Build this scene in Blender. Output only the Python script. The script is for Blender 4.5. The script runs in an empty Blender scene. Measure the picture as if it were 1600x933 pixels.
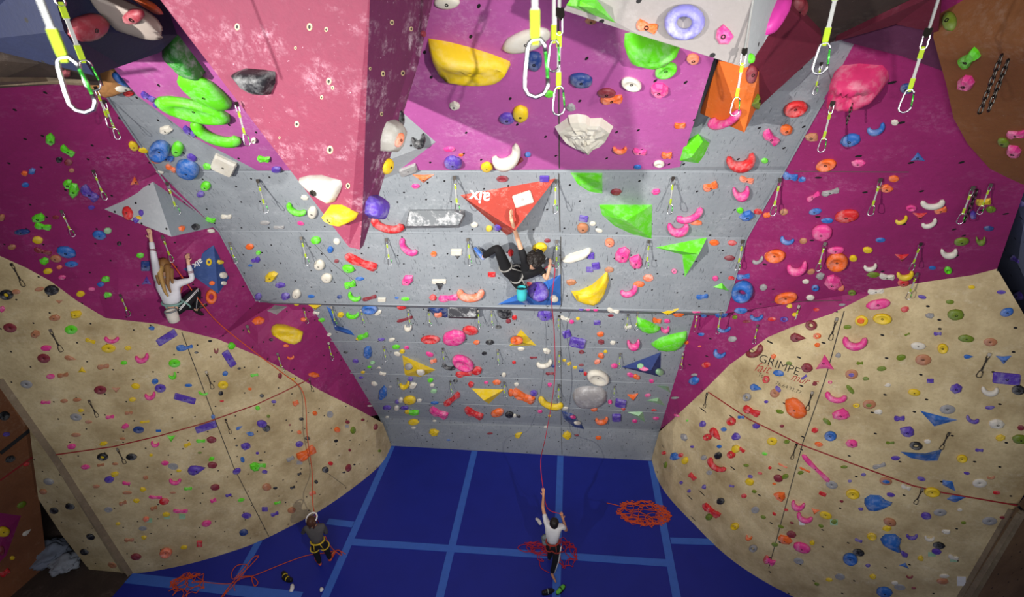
import bpy, bmesh, math, random
from mathutils import Vector, Matrix
from mathutils.bvhtree import BVHTree
from mathutils.geometry import delaunay_2d_cdt

S = bpy.context.scene
C = S.collection
random.seed(7)

# ---------------------------------------------------------------- camera
CX, CY, F, H = 800.0, 466.5, 774.0, 9.0
Yc = Vector((95, -406, F)).normalized()
Zc = Vector((50, 1494, F)); Zc = (Zc - Yc*Zc.dot(Yc)).normalized()      # world down in camera axes
Xc = Yc.cross(-Zc); Xc = Xc if Xc.x > 0 else -Xc
O = Vector((0, 0, H))
def ray(x, y):
    d = Vector((x-CX, y-CY, F))
    return Vector((Xc.dot(d), Yc.dot(d), -Zc.dot(d)))/F             # length: 1 m of camera depth
def P(x, y, z): return O + ray(x, y)*z
def proj(p):
    d = p-O
    q = Xc*d.x + Yc*d.y - Zc*d.z
    return CX+q.x/q.z*F, CY+q.y/q.z*F, q.z
cam = bpy.data.objects.new('camera', bpy.data.cameras.new('camera')); C.objects.link(cam)
cr = Vector((Xc.x, Yc.x, -Zc.x)); cd = Vector((Xc.y, Yc.y, -Zc.y)); cf = Vector((Xc.z, Yc.z, -Zc.z))
Mx = Matrix((( cr.x, -cd.x, -cf.x, 0), (cr.y, -cd.y, -cf.y, 0), (cr.z, -cd.z, -cf.z, H), (0,0,0,1)))
cam.matrix_world = Mx
cam.data.sensor_width = 36; cam.data.lens = F/1600*36
cam.data.clip_start = .05
cam.data.dof.use_dof = True; cam.data.dof.focus_distance = 7.5; cam.data.dof.aperture_fstop = 3.2
S.camera = cam

# ---------------------------------------------------------------- light
S.view_settings.view_transform = 'Standard'; S.view_settings.look = 'None'
S.view_settings.gamma = 1; S.view_settings.use_curve_mapping = False
S.view_settings.exposure = 0.05
w = bpy.data.worlds.new('world'); S.world = w; w.use_nodes = True
w.node_tree.nodes['Background'].inputs[0].default_value = (.75, .8, 1, 1)
w.node_tree.nodes['Background'].inputs[1].default_value = .05
def spot(name, loc, tgt, power, size, angle, blend, col=(1, .97, .92)):
    d = bpy.data.lights.new(name, 'SPOT'); d.energy = power; d.shadow_soft_size = size
    d.spot_size = math.radians(angle); d.spot_blend = blend; d.color = col
    o = bpy.data.objects.new(name, d); C.objects.link(o); o.location = loc
    o.rotation_euler = (Vector(tgt)-Vector(loc)).to_track_quat('-Z', 'Y').to_euler()
spot('spot_key', (-5.4, -2.4, 8.9), (-.4, 7, 6.6), 4700, .08, 62, 1.0)
spot('spot_fill', (3.6, -2.4, 8.9), (-2.4, 7, 5.6), 2700, .08, 62, 1.0)
def area(name, loc, tgt, power, sx, sy, col=(1, 1, 1)):
    d = bpy.data.lights.new(name, 'AREA'); d.shape = 'RECTANGLE'; d.energy = power; d.size = sx; d.size_y = sy; d.color = col
    o = bpy.data.objects.new(name, d); C.objects.link(o); o.location = loc
    o.rotation_euler = (Vector(tgt)-Vector(loc)).to_track_quat('-Z', 'Y').to_euler()
area('hall_light', (-.5, -1.6, 8.8), (-.8, 7, 2.0), 330, 5, 1.2, (.95, .97, 1))

# ---------------------------------------------------------------- materials
def lin(h):
    v = [int(h[i:i+2], 16)/255 for i in (0, 2, 4)]
    return tuple(c/12.92 if c < .04045 else ((c+.055)/1.055)**2.4 for c in v)+(1,)
def newmat(name):
    m = bpy.data.materials.new(name); m.use_nodes = True
    nt = m.node_tree; b = nt.nodes['Principled BSDF']
    return m, nt, b
def noise(nt, scale, detail=4, rough=.6, coord='Object', stretch=None, off=0):
    tc = nt.nodes.new('ShaderNodeTexCoord'); n = nt.nodes.new('ShaderNodeTexNoise')
    n.inputs['Scale'].default_value = scale; n.inputs['Detail'].default_value = detail; n.inputs['Roughness'].default_value = rough
    mp = nt.nodes.new('ShaderNodeMapping'); mp.inputs['Location'].default_value = (off, off*.7, off*.3)
    if stretch: mp.inputs['Scale'].default_value = stretch
    nt.links.new(tc.outputs[coord], mp.inputs[0]); nt.links.new(mp.outputs[0], n.inputs['Vector'])
    return n
def ramp(nt, src, lo, hi):
    r = nt.nodes.new('ShaderNodeMapRange'); r.inputs['From Min'].default_value = lo; r.inputs['From Max'].default_value = hi
    r.clamp = True; nt.links.new(src, r.inputs['Value']); return r.outputs['Result']
def mixc(nt, fac, a, b):
    m = nt.nodes.new('ShaderNodeMix'); m.data_type = 'RGBA'
    if isinstance(fac, float): m.inputs['Factor'].default_value = fac
    else: nt.links.new(fac, m.inputs['Factor'])
    for i, v in ((6, a), (7, b)):
        if isinstance(v, tuple): m.inputs[i].default_value = v
        else: nt.links.new(v, m.inputs[i])
    return m.outputs[2]
def mulf(nt, a, k):
    m = nt.nodes.new('ShaderNodeMath'); m.operation = 'MULTIPLY'; nt.links.new(a, m.inputs[0])
    if isinstance(k, float): m.inputs[1].default_value = k
    else: nt.links.new(k, m.inputs[1])
    return m.outputs[0]
def board(name, col, dark, chalk, rough=.7, chalk_amt=.5, dots=0, stain=.5, cs=1.3, dotcol='141214', scr=0):
    """painted or bare climbing board: mottled, chalk smudges, scratches, T-nut holes"""
    m, nt, b = newmat(name)
    n1 = noise(nt, 1.6, 6, .65); c = mixc(nt, mulf(nt, ramp(nt, n1.outputs['Fac'], .35, .75), stain), lin(col), lin(dark))
    n2 = noise(nt, 26, 3, .7, off=3); c = mixc(nt, mulf(nt, ramp(nt, n2.outputs['Fac'], .45, .8), .35), c, lin(dark))
    n3 = noise(nt, cs, 5, .7, stretch=(1, 1, 1.8), off=9); n4 = noise(nt, 18, 5, .8, off=5)
    ch = mulf(nt, mulf(nt, ramp(nt, n3.outputs['Fac'], .5, .68), ramp(nt, n4.outputs['Fac'], .46, .66)), chalk_amt)
    c = mixc(nt, ch, c, lin(chalk))
    n5 = noise(nt, 60, 2, .5, off=11); c = mixc(nt, mulf(nt, ramp(nt, n5.outputs['Fac'], .74, .78), min(1., chalk_amt*1.5)), c, lin(chalk))
    if scr:
        for a_, o_ in ((.5, 1), (-.9, 7), (2.2, 13)):
            n6 = noise(nt, 9, 2, .5, off=o_, stretch=(1, 1, 1)); mp = n6.inputs['Vector'].links[0].from_node
            mp.inputs['Rotation'].default_value = (0, a_, 0); mp.inputs['Scale'].default_value = (7, .9, .9)
            c = mixc(nt, mulf(nt, ramp(nt, n6.outputs['Fac'], .68, .72), scr), c, lin('3a3d42'))
    if dots:
        tc = nt.nodes.new('ShaderNodeTexCoord'); sp = nt.nodes.new('ShaderNodeSeparateXYZ'); cb = nt.nodes.new('ShaderNodeCombineXYZ')
        nt.links.new(tc.outputs['Object'], sp.inputs[0]); 
        ad = nt.nodes.new('ShaderNodeMath'); ad.operation = 'MULTIPLY_ADD'; nt.links.new(sp.outputs[1], ad.inputs[0]); ad.inputs[1].default_value = .45
        nt.links.new(sp.outputs[0], ad.inputs[2])
        nt.links.new(ad.outputs[0], cb.inputs[0]); nt.links.new(sp.outputs[2], cb.inputs[1])
        v = nt.nodes.new('ShaderNodeTexVoronoi'); v.voronoi_dimensions = '2D'; v.inputs['Scale'].default_value = dots; v.inputs['Randomness'].default_value = .75
        nt.links.new(cb.outputs[0], v.inputs['Vector'])
        k = nt.nodes.new('ShaderNodeMath'); k.operation = 'LESS_THAN'; nt.links.new(v.outputs['Distance'], k.inputs[0]); k.inputs[1].default_value = .014*dots
        c = mixc(nt, k.outputs[0], c, lin(dotcol))
    nt.links.new(c, b.inputs['Base Color']); b.inputs['Roughness'].default_value = rough
    bp = nt.nodes.new('ShaderNodeBump'); bp.inputs['Strength'].default_value = .25; bp.inputs['Distance'].default_value = .01
    nt.links.new(n2.outputs['Fac'], bp.inputs['Height']); nt.links.new(bp.outputs[0], b.inputs['Normal'])
    return m
def plain(name, col, rough=.55, metal=0, chalk=.0, var=.25, scale=14, spec=.4):
    m, nt, b = newmat(name); base = lin(col)
    n = noise(nt, scale, 4, .6); dk = tuple(v*.6 for v in base[:3])+(1,)
    c = mixc(nt, mulf(nt, ramp(nt, n.outputs['Fac'], .4, .8), var), base, dk)
    if chalk:
        n2 = noise(nt, 9, 4, .7, off=4); c = mixc(nt, mulf(nt, ramp(nt, n2.outputs['Fac'], .46, .68), chalk), c, (.82, .82, .82, 1))
    nt.links.new(c, b.inputs['Base Color']); b.inputs['Roughness'].default_value = rough; b.inputs['Metallic'].default_value = metal
    b.inputs['Specular IOR Level'].default_value = spec
    return m
M = {}
M['grey'] = board('grey_board', '979ca1', '7c8288', 'd8dade', chalk_amt=.4, dots=2.6, stain=.6, scr=.6)
M['mag'] = board('magenta_board', 'bb5ca3', 'a04a89', 'e2b4d4', chalk_amt=.55, dots=2.6, stain=.55)
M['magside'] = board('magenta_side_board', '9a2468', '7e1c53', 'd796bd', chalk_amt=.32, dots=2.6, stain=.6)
M['wood'] = board('plywood_board', 'e0cc9e', '9a8258', 'f2e6c8', chalk_amt=.45, dots=2.4, stain=.95, cs=2.)
M['pinkvol'] = board('crimson_board', '76243f', '601b36', 'd8b4c2', chalk_amt=.5, stain=.5, cs=3)
M['pinkvol2'] = board('plum_board', '6a2450', '551a40', 'f0dce6', chalk_amt=.75, stain=.5, cs=3)
M['blueboard'] = board('shaded_blue_board', '0d1738', '091028', '2a365c', chalk_amt=.3, dots=3)  # volume out of the light: its shade is put into this darker blue
M['greyvol'] = board('light_grey_board', '968f8c', '857f7d', 'c6c2c0', chalk_amt=.3, dots=3.5, stain=.4)
M['palevol'] = board('pale_grey_board', 'a9adb0', '979b9f', 'd4d4d4', chalk_amt=.3, dots=3.5, stain=.4)
M['redboard'] = board('dark_red_board', '6c1c32', '521527', '9c6072', chalk_amt=.25, stain=.5)
M['brown'] = board('brown_board', '8e5a3a', '6c4028', 'b99a80', chalk_amt=.45, stain=.8)
M['orangewood'] = board('orange_ply_board', '8f5b34', '704322', 'a68c78', chalk_amt=.55, stain=.6)
M['bluegrey'] = board('blue_grey_board', '99a1c4', '8088aa', 'a5aac0', chalk_amt=.2, dots=3)
M['roof'] = board('dark_roof_board', '4a3c34', '2e2622', '8a7c72', chalk_amt=.4, stain=.9, cs=2.5)
M['post'] = board('worn_timber', '8d7c62', '5d503f', 'b5a78c', chalk_amt=.5, stain=.9, cs=4)
M['mat'] = plain('blue_mat_vinyl', '1c2a96', .5, var=.3, scale=2.2)
M['tape'] = plain('blue_tape', '3f6dcb', .55, var=.3, scale=6)
M['steel'] = plain('steel', 'd8d8da', .28, 1, var=.15)
M['darksteel'] = plain('dark_steel', '55504b', .4, 1, var=.3)
M['sling'] = plain('grey_webbing', 'a8a8a4', .8)
M['slingy'] = plain('lime_webbing', 'a0b818', .7)
M['slingd'] = plain('dark_webbing', '2e2924', .85)
M['gate'] = plain('green_anodised_gate', '4fd84a', .3, .7, var=.1)
M['ropeo'] = plain('orange_rope', 'd8542c', .8)
M['roper'] = plain('red_rope', 'b8263e', .8)
M['redline'] = plain('red_cord', '8c1f22', .7)
M['seam'] = plain('seam_gap', '4a4640', .9)
M['pale'] = plain('pale_edge_trim', '8c9197', .7)
M['black'] = plain('black_paint', '17151a', .6)
M['redpaint'] = plain('red_paint', 'b33a36', .6)
M['white'] = plain('white_paint', 'ece9e6', .6)
HC = {  # hold colours: code -> (name, hex, chalk)
 'k': ('black', '202024', .25), 'w': ('cream', 'ddd6c6', .3), 'g': ('bright green', '64da1e', .22), 'G': ('olive green', '6f8420', .1),
 'y': ('yellow', 'e6c31c', .12), 'o': ('orange', 'ee6a26', .25), 'r': ('red', 'd2292c', .25), 'R': ('maroon', '87303a', .12),
 'p': ('pink', 'e64090', .3), 'b': ('blue', '2e68b8', .25), 'B': ('navy blue', '27407f', .25), 'v': ('purple', '5b40a8', .25),
 'n': ('tan', 'b87a56', .15), 'L': ('lavender', '8682cc', .5), 's': ('grey', '9d9b9a', .2), 'c': ('pale green', '94c492', .35), 'u': ('coral', 'f0805c', .4)}
HM = {k: plain('resin_'+v[0].replace(' ', '_'), v[1], .5, chalk=v[2], var=.2) for k, v in HC.items()}

# ---------------------------------------------------------------- object helpers
def mesh_obj(name, verts, faces, mats, parent=None, loc=None, smooth=False, fm=None):
    me = bpy.data.meshes.new(name)
    me.from_pydata([tuple(v) for v in verts], [], faces)
    for m in (mats if isinstance(mats, (list, tuple)) else [mats]): me.materials.append(m)
    if fm:
        for p, i in zip(me.polygons, fm): p.material_index = i
    if smooth: me.polygons.foreach_set('use_smooth', [True]*len(me.polygons))
    me.update()
    o = bpy.data.objects.new(name, me); C.objects.link(o)
    if loc is not None: o.location = loc
    if parent: o.parent = parent
    return o
def empty(name, loc):
    o = bpy.data.objects.new(name, None); C.objects.link(o); o.location = loc; o.empty_display_size = .1; return o
def tag(o, label, cat, group=None):
    o['label'] = label; o['category'] = cat
    if group: o['group'] = group
    return o
def struct(o): o['kind'] = 'structure'; return o
BV = []           # (verts, faces) collected for ray casting
def addbv(o):
    vs = [o.matrix_basis @ v.co for v in o.data.vertices]
    BV.append((vs, [list(p.vertices) for p in o.data.polygons]))
bvh = None
def rebuild():
    global bvh
    V = []; Fs = []
    for vs, fs in BV:
        k = len(V); V += vs; Fs += [[i+k for i in f] for f in fs]
    bvh = BVHTree.FromPolygons(V, Fs)
def cast(x, y):
    d = ray(x, y); n0 = d.normalized()
    h = bvh.ray_cast(O, n0)
    if h[0] is None: return None
    n = h[1] if h[1].dot(d) < 0 else -h[1]
    return h[0], n
def frame(x, y):
    """surface point, normal and the 3-D steps for one image pixel right / down along the surface"""
    h = cast(x, y)
    if h is None: return None
    p, n = h; v = (O-p).normalized(); c = n.dot(v)
    if c < .42: n = (n+v*(.42-c)*1.3).normalized()
    def on(x, y):
        d = ray(x, y); return O + d*((p-O).dot(n)/d.dot(n))
    du = (on(x+2, y)-on(x-2, y))/4; dv = (on(x, y+2)-on(x, y-2))/4
    return p, n, du, dv
def planept(x, y, p, n):
    d = ray(x, y); return O + d*((p-O).dot(n)/d.dot(n))
def inpoly(x, y, poly):
    c = False; j = len(poly)-1
    for i in range(len(poly)):
        xi, yi = poly[i]; xj, yj = poly[j]
        if (yi > y) != (yj > y) and x < (xj-xi)*(y-yi)/(yj-yi)+xi: c = not c
        j = i
    return c
def outline(poly, step):
    r = []
    for a, b in zip(poly, poly[1:]+poly[:1]):
        n = max(1, int(math.dist(a, b)/step))
        for k in range(n): r.append((a[0]+(b[0]-a[0])*k/n, a[1]+(b[1]-a[1])*k/n))
    return r
def sheet(name, poly, mapper, mats, step=24, relax=None, cls=None):
    """a curved or flat panel bounded by its traced outline, each vertex set on the surface `mapper`"""
    ol = outline(poly, step); k = len(ol); pts = list(ol)
    xs = [p[0] for p in poly]; ys = [p[1] for p in poly]
    y = min(ys)+step/2
    while y < max(ys):
        x = min(xs)+step/2
        while x < max(xs):
            if inpoly(x, y, poly) and min(math.dist((x, y), q) for q in ol) > step*.6: pts.append((x, y))
            x += step
        y += step
    r = delaunay_2d_cdt([Vector(p) for p in pts], [(i, (i+1) % k) for i in range(k)], [], 1, 1e-4)
    V = [mapper(v.x, v.y) for v in r[0]]
    Fs = [list(f) for f in r[2]]
    if relax:           # spread the depth of the traced border smoothly over the inside
        p0, nn = relax; base = [planept(v.x, v.y, p0, nn) for v in r[0]]
        cc = [proj(a)[2]/proj(b)[2] for a, b in zip(V, base)]
        nb = [set() for _ in V]; ec = {}
        for f in Fs:
            for i in range(3):
                a, b = f[i], f[(i+1) % 3]; nb[a].add(b); nb[b].add(a); e = (min(a, b), max(a, b)); ec[e] = ec.get(e, 0)+1
        bd = {i for e, c in ec.items() if c == 1 for i in e}
        for _ in range(250):
            for i in range(len(V)):
                if i not in bd: cc[i] = sum(cc[j] for j in nb[i])/len(nb[i])
        V = [O+(b-O)*c for b, c in zip(base, cc)]
    fm = [cls(sum(r[0][i].x for i in f)/3, sum(r[0][i].y for i in f)/3) for f in Fs] if cls else None
    return mesh_obj(name, V, Fs, mats, fm=fm)

# ---------------------------------------------------------------- room: curved plywood walls
LA = [(-4.32,8.99),(-4.34,8.5),(-4.51,8.06),(-4.85,7.5),(-5.26,6.95),(-5.73,6.5),(-6.23,6.08),(-6.75,5.78),(-7.26,5.54),(-7.8,5.35),(-8.31,5.22),(-10,4.85)]
RA = [(2.11,9.03),(2.15,8.5),(2.28,8.06),(2.48,7.68),(2.74,7.28),(3.02,6.85),(3.34,6.48),(3.75,6.15),(4.17,5.9),(4.7,5.65),(5.3,5.42),(6.05,5.2),(9.5,4.5)]
def smooth_arc(A, n=4):
    r = []
    for i in range(len(A)-1):
        p0 = A[max(0, i-1)]; p1 = A[i]; p2 = A[i+1]; p3 = A[min(len(A)-1, i+2)]
        for k in range(n):
            t = k/n
            r.append(tuple(.5*((2*p1[j])+(-p0[j]+p2[j])*t+(2*p0[j]-5*p1[j]+4*p2[j]-p3[j])*t*t+(-p0[j]+3*p1[j]-3*p2[j]+p3[j])*t**3) for j in (0, 1)))
    return r+[A[-1]]
LS, RS = smooth_arc(LA), smooth_arc(RA)
def cyl(A):
    def f(x, y):
        d = ray(x, y); best = None; bb = None
        for a, b in zip(A, A[1:]):
            e = (b[0]-a[0], b[1]-a[1]); det = -d.x*e[1]+e[0]*d.y
            if abs(det) < 1e-9: continue
            t = (-a[0]*e[1]+e[0]*a[1])/det; s = (d.x*a[1]-d.y*a[0])/det
            ex = max(0, -s, s-1)*math.hypot(*e)
            if t > 0 and (best is None or (ex, t) < best): best = (ex, t)
        return O+d*best[1]
    return f
cylL, cylR = cyl(LS), cyl(RS)
def floorpt(x, y, z=0):
    d = ray(x, y); return O+d*((z-H)/d.z)
bL = [(598,661),(560,640),(500,610),(450,580),(400,555),(340,530),(300,520),(245,506),(165,497),(120,470),(80,440),(40,418),(0,400),(-40,380)]
bR = [(1030,675),(1062,645),(1100,610),(1140,570),(1200,527),(1235,512),(1300,490),(1375,452),(1450,440),(1520,430),(1558,420)]
def foot(A, x0, x1):
    r = []
    for a in A:
        q = proj(Vector((a[0], a[1], 0)))
        if x0 <= q[0] <= x1: r.append((q[0], q[1]))
    return r
fl = foot(LS, 207, 2000); fr = foot(RS, -500, 1455)
wl = struct(sheet('wall_left_curved', bL+[(-40,532),(204,898)]+fl[::-1], cylL, M['wood'], 22)); addbv(wl)
# right: top boundary out to the blue-grey wall, down the corner post
xr = proj(Vector((6.05, 5.2, 0)))
corner_top = (1590, 790)
wr = struct(sheet('wall_right_curved', bR+[(1640,560),(1640,706),(1590,790),(xr[0], xr[1])]+fr[::-1], cylR, M['wood'], 22)); addbv(wr)

# ---------------------------------------------------------------- room: grey overhanging back wall
D0 = 8.99
def wy(x, y, D):
    d = ray(x, y); return O+d*(D/d.y)
prof = []           # (Y, z) bottom to top; a step out at the 480 lip
for y, D in [(712,D0),(667,D0-.03),(663,D0-.06),(636,8.60),(593,8.24),(540,7.82),(487,7.44),(483,7.02),(368,6.5),(362,6.46),(267,5.92),(262,5.86),(150,5.22),(70,4.75),(0,4.35),(-60,4.0)]:
    q = wy(875, y, D); prof.append((q.y, q.z, y))
def edge_x(poly, Y, z):
    lo, hi = -9., 9.
    def f(X):
        a, b, _ = proj(Vector((X, Y, z)))
        pl = sorted(poly, key=lambda p: p[1])
        if b <= pl[0][1]: i = 0
        elif b >= pl[-1][1]: i = len(pl)-2
        else: i = max(k for k in range(len(pl)-1) if pl[k][1] <= b)
        (x0, y0), (x1, y1) = pl[i], pl[i+1]
        return a-(x0+(x1-x0)*(b-y0)/(y1-y0))
    for _ in range(50):
        m = (lo+hi)/2
        if f(m) > 0: hi = m
        else: lo = m
    return (lo+hi)/2
eLlow = [(610,698),(598,661),(486,478)]; eRlow = [(1018,718),(1030,675),(1087,487)]
eLup = [(402,471),(340,360),(262,288),(160,140),(66,0)]; eRup = [(1134,487),(1165,375),(1225,267),(1290,150),(1372,0)]
magpoly = [(180,110),(215,155),(300,215),(402,268),(1035,267),(1062,262),(1085,190),(1125,60),(1150,-80),(100,-80)]
V = []; Fs = []; fm = []; NC = 60
gl = {}
for (Y, z, y) in prof:
    low = y > 485
    xl = edge_x(eLlow if low else eLup, Y, z); xr_ = edge_x(eRlow if low else eRup, Y, z)
    if y == 487: xl, xr_ = edge_x(eLup, prof[7][0], prof[7][1]), edge_x(eRup, prof[7][0], prof[7][1])
    gl[y] = (xl, xr_, Y, z)
def inpx(p, poly):
    a = proj(p); return inpoly(a[0], a[1], poly)
rows = []
for i, (Y, z, y) in enumerate(prof):
    rows.append((y, Y, z))
for i in range(len(rows)-1):
    y0, Y0, z0 = rows[i]; y1, Y1, z1 = rows[i+1]
    sub = 1 if abs(y0-y1) < 8 else 14 if y1 < 262 else 3
    (a0, b0), (a1, b1) = gl[y0][:2], gl[y1][:2]
    if y0 == 540: a1, b1 = edge_x(eLlow, Y1, z1), edge_x(eRlow, Y1, z1)
    k0 = len(V)
    for s in range(sub+1):
        t = s/sub; xa = a0+(a1-a0)*t; xb = b0+(b1-b0)*t
        for j in range(NC+1): V.append(Vector((xa+(xb-xa)*j/NC, Y0+(Y1-Y0)*t, z0+(z1-z0)*t)))
    for s in range(sub):
        for j in range(NC):
            f = [k0+s*(NC+1)+j, k0+s*(NC+1)+j+1, k0+(s+1)*(NC+1)+j+1, k0+(s+1)*(NC+1)+j]
            cpt = sum((V[q] for q in f), Vector())/4
            Fs.append(f); fm.append(0)
wb = struct(mesh_obj('wall_back', V, Fs, [M['grey']])); addbv(wb)
LIPY, LIPZ = prof[7][0], prof[7][1]; RECY, RECZ = prof[6][0], prof[6][1]

# ---------------------------------------------------------------- room: magenta side walls
def fitplane(pts):
    import numpy as np
    A = np.array([tuple(p) for p in pts]); m = A.mean(0); v = np.linalg.svd(A-m)[2][2]
    return Vector(m), Vector(v)
def idw(ctrl, base):
    """mapper: fitted plane plus inverse-distance blended depth corrections at known border points"""
    p0, n = base
    cor = []
    for (x, y), q in ctrl:
        r = planept(x, y, p0, n); zc = proj(q)[2]; zr = proj(r)[2]; cor.append((x, y, zc/zr))
    def f(x, y):
        r = planept(x, y, p0, n); sw = 0; sv = 0
        for cx, cy, c in cor:
            w_ = 1/((cx-x)**2+(cy-y)**2+.5)**1.5; sw += w_; sv += w_*c
        return O+(r-O)*(sv/sw)
    return f
def side(bound, A, ge_low, ge_up, corner, topfix, lowcut):
    ctrl = []
    for x, y in outline_open(bound, 20): ctrl.append(((x, y), A(x, y)))
    return ctrl
def outline_open(pl, step):
    r = []
    for a, b in zip(pl, pl[1:]):
        n = max(1, int(math.dist(a, b)/step))
        for k in range(n): r.append((a[0]+(b[0]-a[0])*k/n, a[1]+(b[1]-a[1])*k/n))
    return r+[pl[-1]]
def gridpts(side_i, ylist):
    r = []
    seq = [(y, gl[y][side_i], gl[y][2], gl[y][3]) for y in ylist]
    for (ya, xa, Ya, za), (yb, xb, Yb, zb) in zip(seq, seq[1:]):
        for k in range(5):
            t = k/5; q = Vector((xa+(xb-xa)*t, Ya+(Yb-Ya)*t, za+(zb-za)*t)); a = proj(q); r.append(((a[0], a[1]), q))
    y, x, Y, z = seq[-1]; q = Vector((x, Y, z)); a = proj(q); r.append(((a[0], a[1]), q))
    return r
up = [483,368,362,267,262,150,70,0,-60]
def nearwood(bound, cylf): return [((x, y), cylf(x, y)) for x, y in outline_open(bound, 20)]
# lower pieces (under the lip)
def lowedge(i, e):
    r = []
    pts = [(663,)+tuple(prof[2][:2]), (636,)+tuple(prof[3][:2]), (593,)+tuple(prof[4][:2]), (540,)+tuple(prof[5][:2]), (487,)+tuple(prof[6][:2])]
    for (_, Ya, za), (_, Yb, zb) in zip(pts, pts[1:]):
        for k in range(4):
            t = k/4; Y = Ya+(Yb-Ya)*t; z = za+(zb-za)*t; q = Vector((edge_x(e, Y, z), Y, z)); a = proj(q); r.append(((a[0], a[1]), q))
    _, Y, z = pts[-1]; q = Vector((edge_x(e, Y, z), Y, z)); a = proj(q); r.append(((a[0], a[1]), q))
    return r
def lerp_ctrl(a, b, n=5):
    r = []
    for k in range(1, n):
        q = a+(b-a)*k/n; s = proj(q); r.append(((s[0], s[1]), q))
    return r
for side_name, bound, cylf, e_low, si, cutpx, cuti in (('left', bL, cylL, eLlow, 0, (340,530), 5), ('right', bR, cylR, eRlow, 1, (1375,452), 7)):
    le = lowedge(si, e_low); ue = gridpts(si, up)
    wd = nearwood(bound[:cuti+1], cylf)
    wd2 = nearwood(bound[cuti:], cylf)
    lip = ue[0][1]; cut = wd[-1][1]
    rec = Vector((lip.x, RECY, RECZ))                 # recessed point behind the lip corner
    fold = lerp_ctrl(lip, cut, 8)
    fold_lo = lerp_ctrl(rec, cut, 8)
    # lower magenta piece
    s = proj(rec); recpx = (s[0], s[1])
    loctrl = le+[(recpx, rec)]+fold_lo+wd[::-1]
    mp = idw(loctrl+lerp_ctrl(le[-1][1], rec, 4), fitplane([q for _, q in loctrl]))
    poly = [c[0] for c in le]+[recpx]+[c[0] for c in fold_lo]+[c[0] for c in wd[::-1]][:-1]
    lw = struct(sheet('wall_%s_lower_magenta' % side_name, poly, mp, M['magside'], 18, fitplane([q for _, q in loctrl]))); addbv(lw)
    # underside of the lip
    us = [lip]+[q for _, q in fold]+[cut]; ul = [rec]+[q for _, q in fold_lo]+[cut]
    n = len(us)
    struct(mesh_obj('trim_%d' % (1 if si == 0 else 2), us+ul, [[i, i+1, n+i+1, n+i] for i in range(n-1)], M['magside']))
    # upper magenta piece
    upctrl = ue+fold+wd2
    pl = fitplane([q for _, q in upctrl])
    mp2 = idw(upctrl, pl)
    if si == 0: outer = [(-40,120),(-40,-60)] ; 
    else: outer = [(1600,300),(1640,280),(1640,-60)]
    poly = [c[0] for c in ue][::-1]+[c[0] for c in fold]+[c[0] for c in wd2]+outer
    uw = struct(sheet('wall_%s_magenta' % side_name, poly, mp2, M['magside'], 30, pl)); addbv(uw)
    if si: mapR = mp2
    else: mapL = mp2
rebuild()

# the painted magenta field on the centre: a thin ply panel screwed over the grey boards
def offmap(off):
    def f(x, y):
        h = cast(x, y); return h[0]+h[1]*off
    return f
def planemap_top(off):
    i0 = prof[11]; i1 = prof[15]
    p = Vector((0, i0[0], i0[1])); q = Vector((0, i1[0], i1[1])); u = (q-p).normalized(); n = Vector((0, -u.z, u.y)); n = n if n.y < 0 else -n
    return lambda x, y: planept(x, y, p+n*off, n)
mo = sheet('wall_back_magenta', [(182,112),(215,150),(300,213),(402,266.5),(700,266),(875,265),(1035,265),(1062,261),(1085,190),(1125,60),(1150,-50),(60,-50)], planemap_top(.012), M['mag'], 40)
struct(mo); addbv(mo); rebuild()

# ---------------------------------------------------------------- roof parts and other walls round the frame
def slab(name, poly, z, mats, back=.12, zmap=None, bulge=0, step=None, st=True):
    """panel given by its outline at its own distance, with real thickness behind it"""
    zs = list(z) if isinstance(z, (list, tuple)) else [z]*len(poly)
    for i, v in enumerate(zs):
        if v < 0: h = cast(*poly[i]); zs[i] = (proj(h[0])[2] if h else 4)+v      # negative: that far in front of the wall
    fr_ = [P(x, y, zz) for (x, y), zz in zip(poly, zs)]
    cen = sum(fr_, Vector())/len(fr_)
    nrm = Vector()
    for i in range(len(fr_)): nrm += (fr_[i]-cen).cross(fr_[(i+1) % len(fr_)]-cen)
    nrm.normalize()
    if nrm.dot(cen-O) > 0: nrm = -nrm
    bk = [v-nrm*back for v in fr_]; n = len(fr_)
    Fs = [list(range(n)), list(range(2*n-1, n-1, -1))]+[[i, n+i, n+(i+1) % n, (i+1) % n] for i in range(n)]
    o = mesh_obj(name, fr_+bk, Fs, mats)
    if st: struct(o); addbv(o)
    return o
# upper right: red board, brown roof, magenta facets with shade painted in, orange ply bulge, blue-grey wall
slab('ceiling_panel', [(1150,-60),(1232,12),(1284,58),(1281,80),(1195,150),(1150,200),(1120,120)], [-.25,-.25,-.2,-.2,-.15,-.15,-.2], M['redboard'], .1)
slab('ceiling_panel', [(1195,-60),(1520,-60),(1460,2),(1400,22),(1312,62),(1288,70),(1262,60),(1225,10)], [-.12,-.12,-.1,-.1,-.08,-.08,-.08,-.08], M['roof'], .08)
slab('wall_upper_right_shade', [(1316,64),(1400,40),(1458,48),(1476,112),(1410,88)], [-.05]*5, board('shaded_magenta_board', '5e2a4b', '4a1f3a', '8a667e', chalk_amt=.3), .05)  # magenta facet in shade; the shade is painted as a darker colour
slab('wall_upper_right_deep_shade', [(1305,65),(1470,-12),(1466,52),(1400,38)], [-.17,-.17,-.12,-.1], M['redboard'], .05)  # deeper shade on the magenta facet, painted in the dark red board
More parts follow.
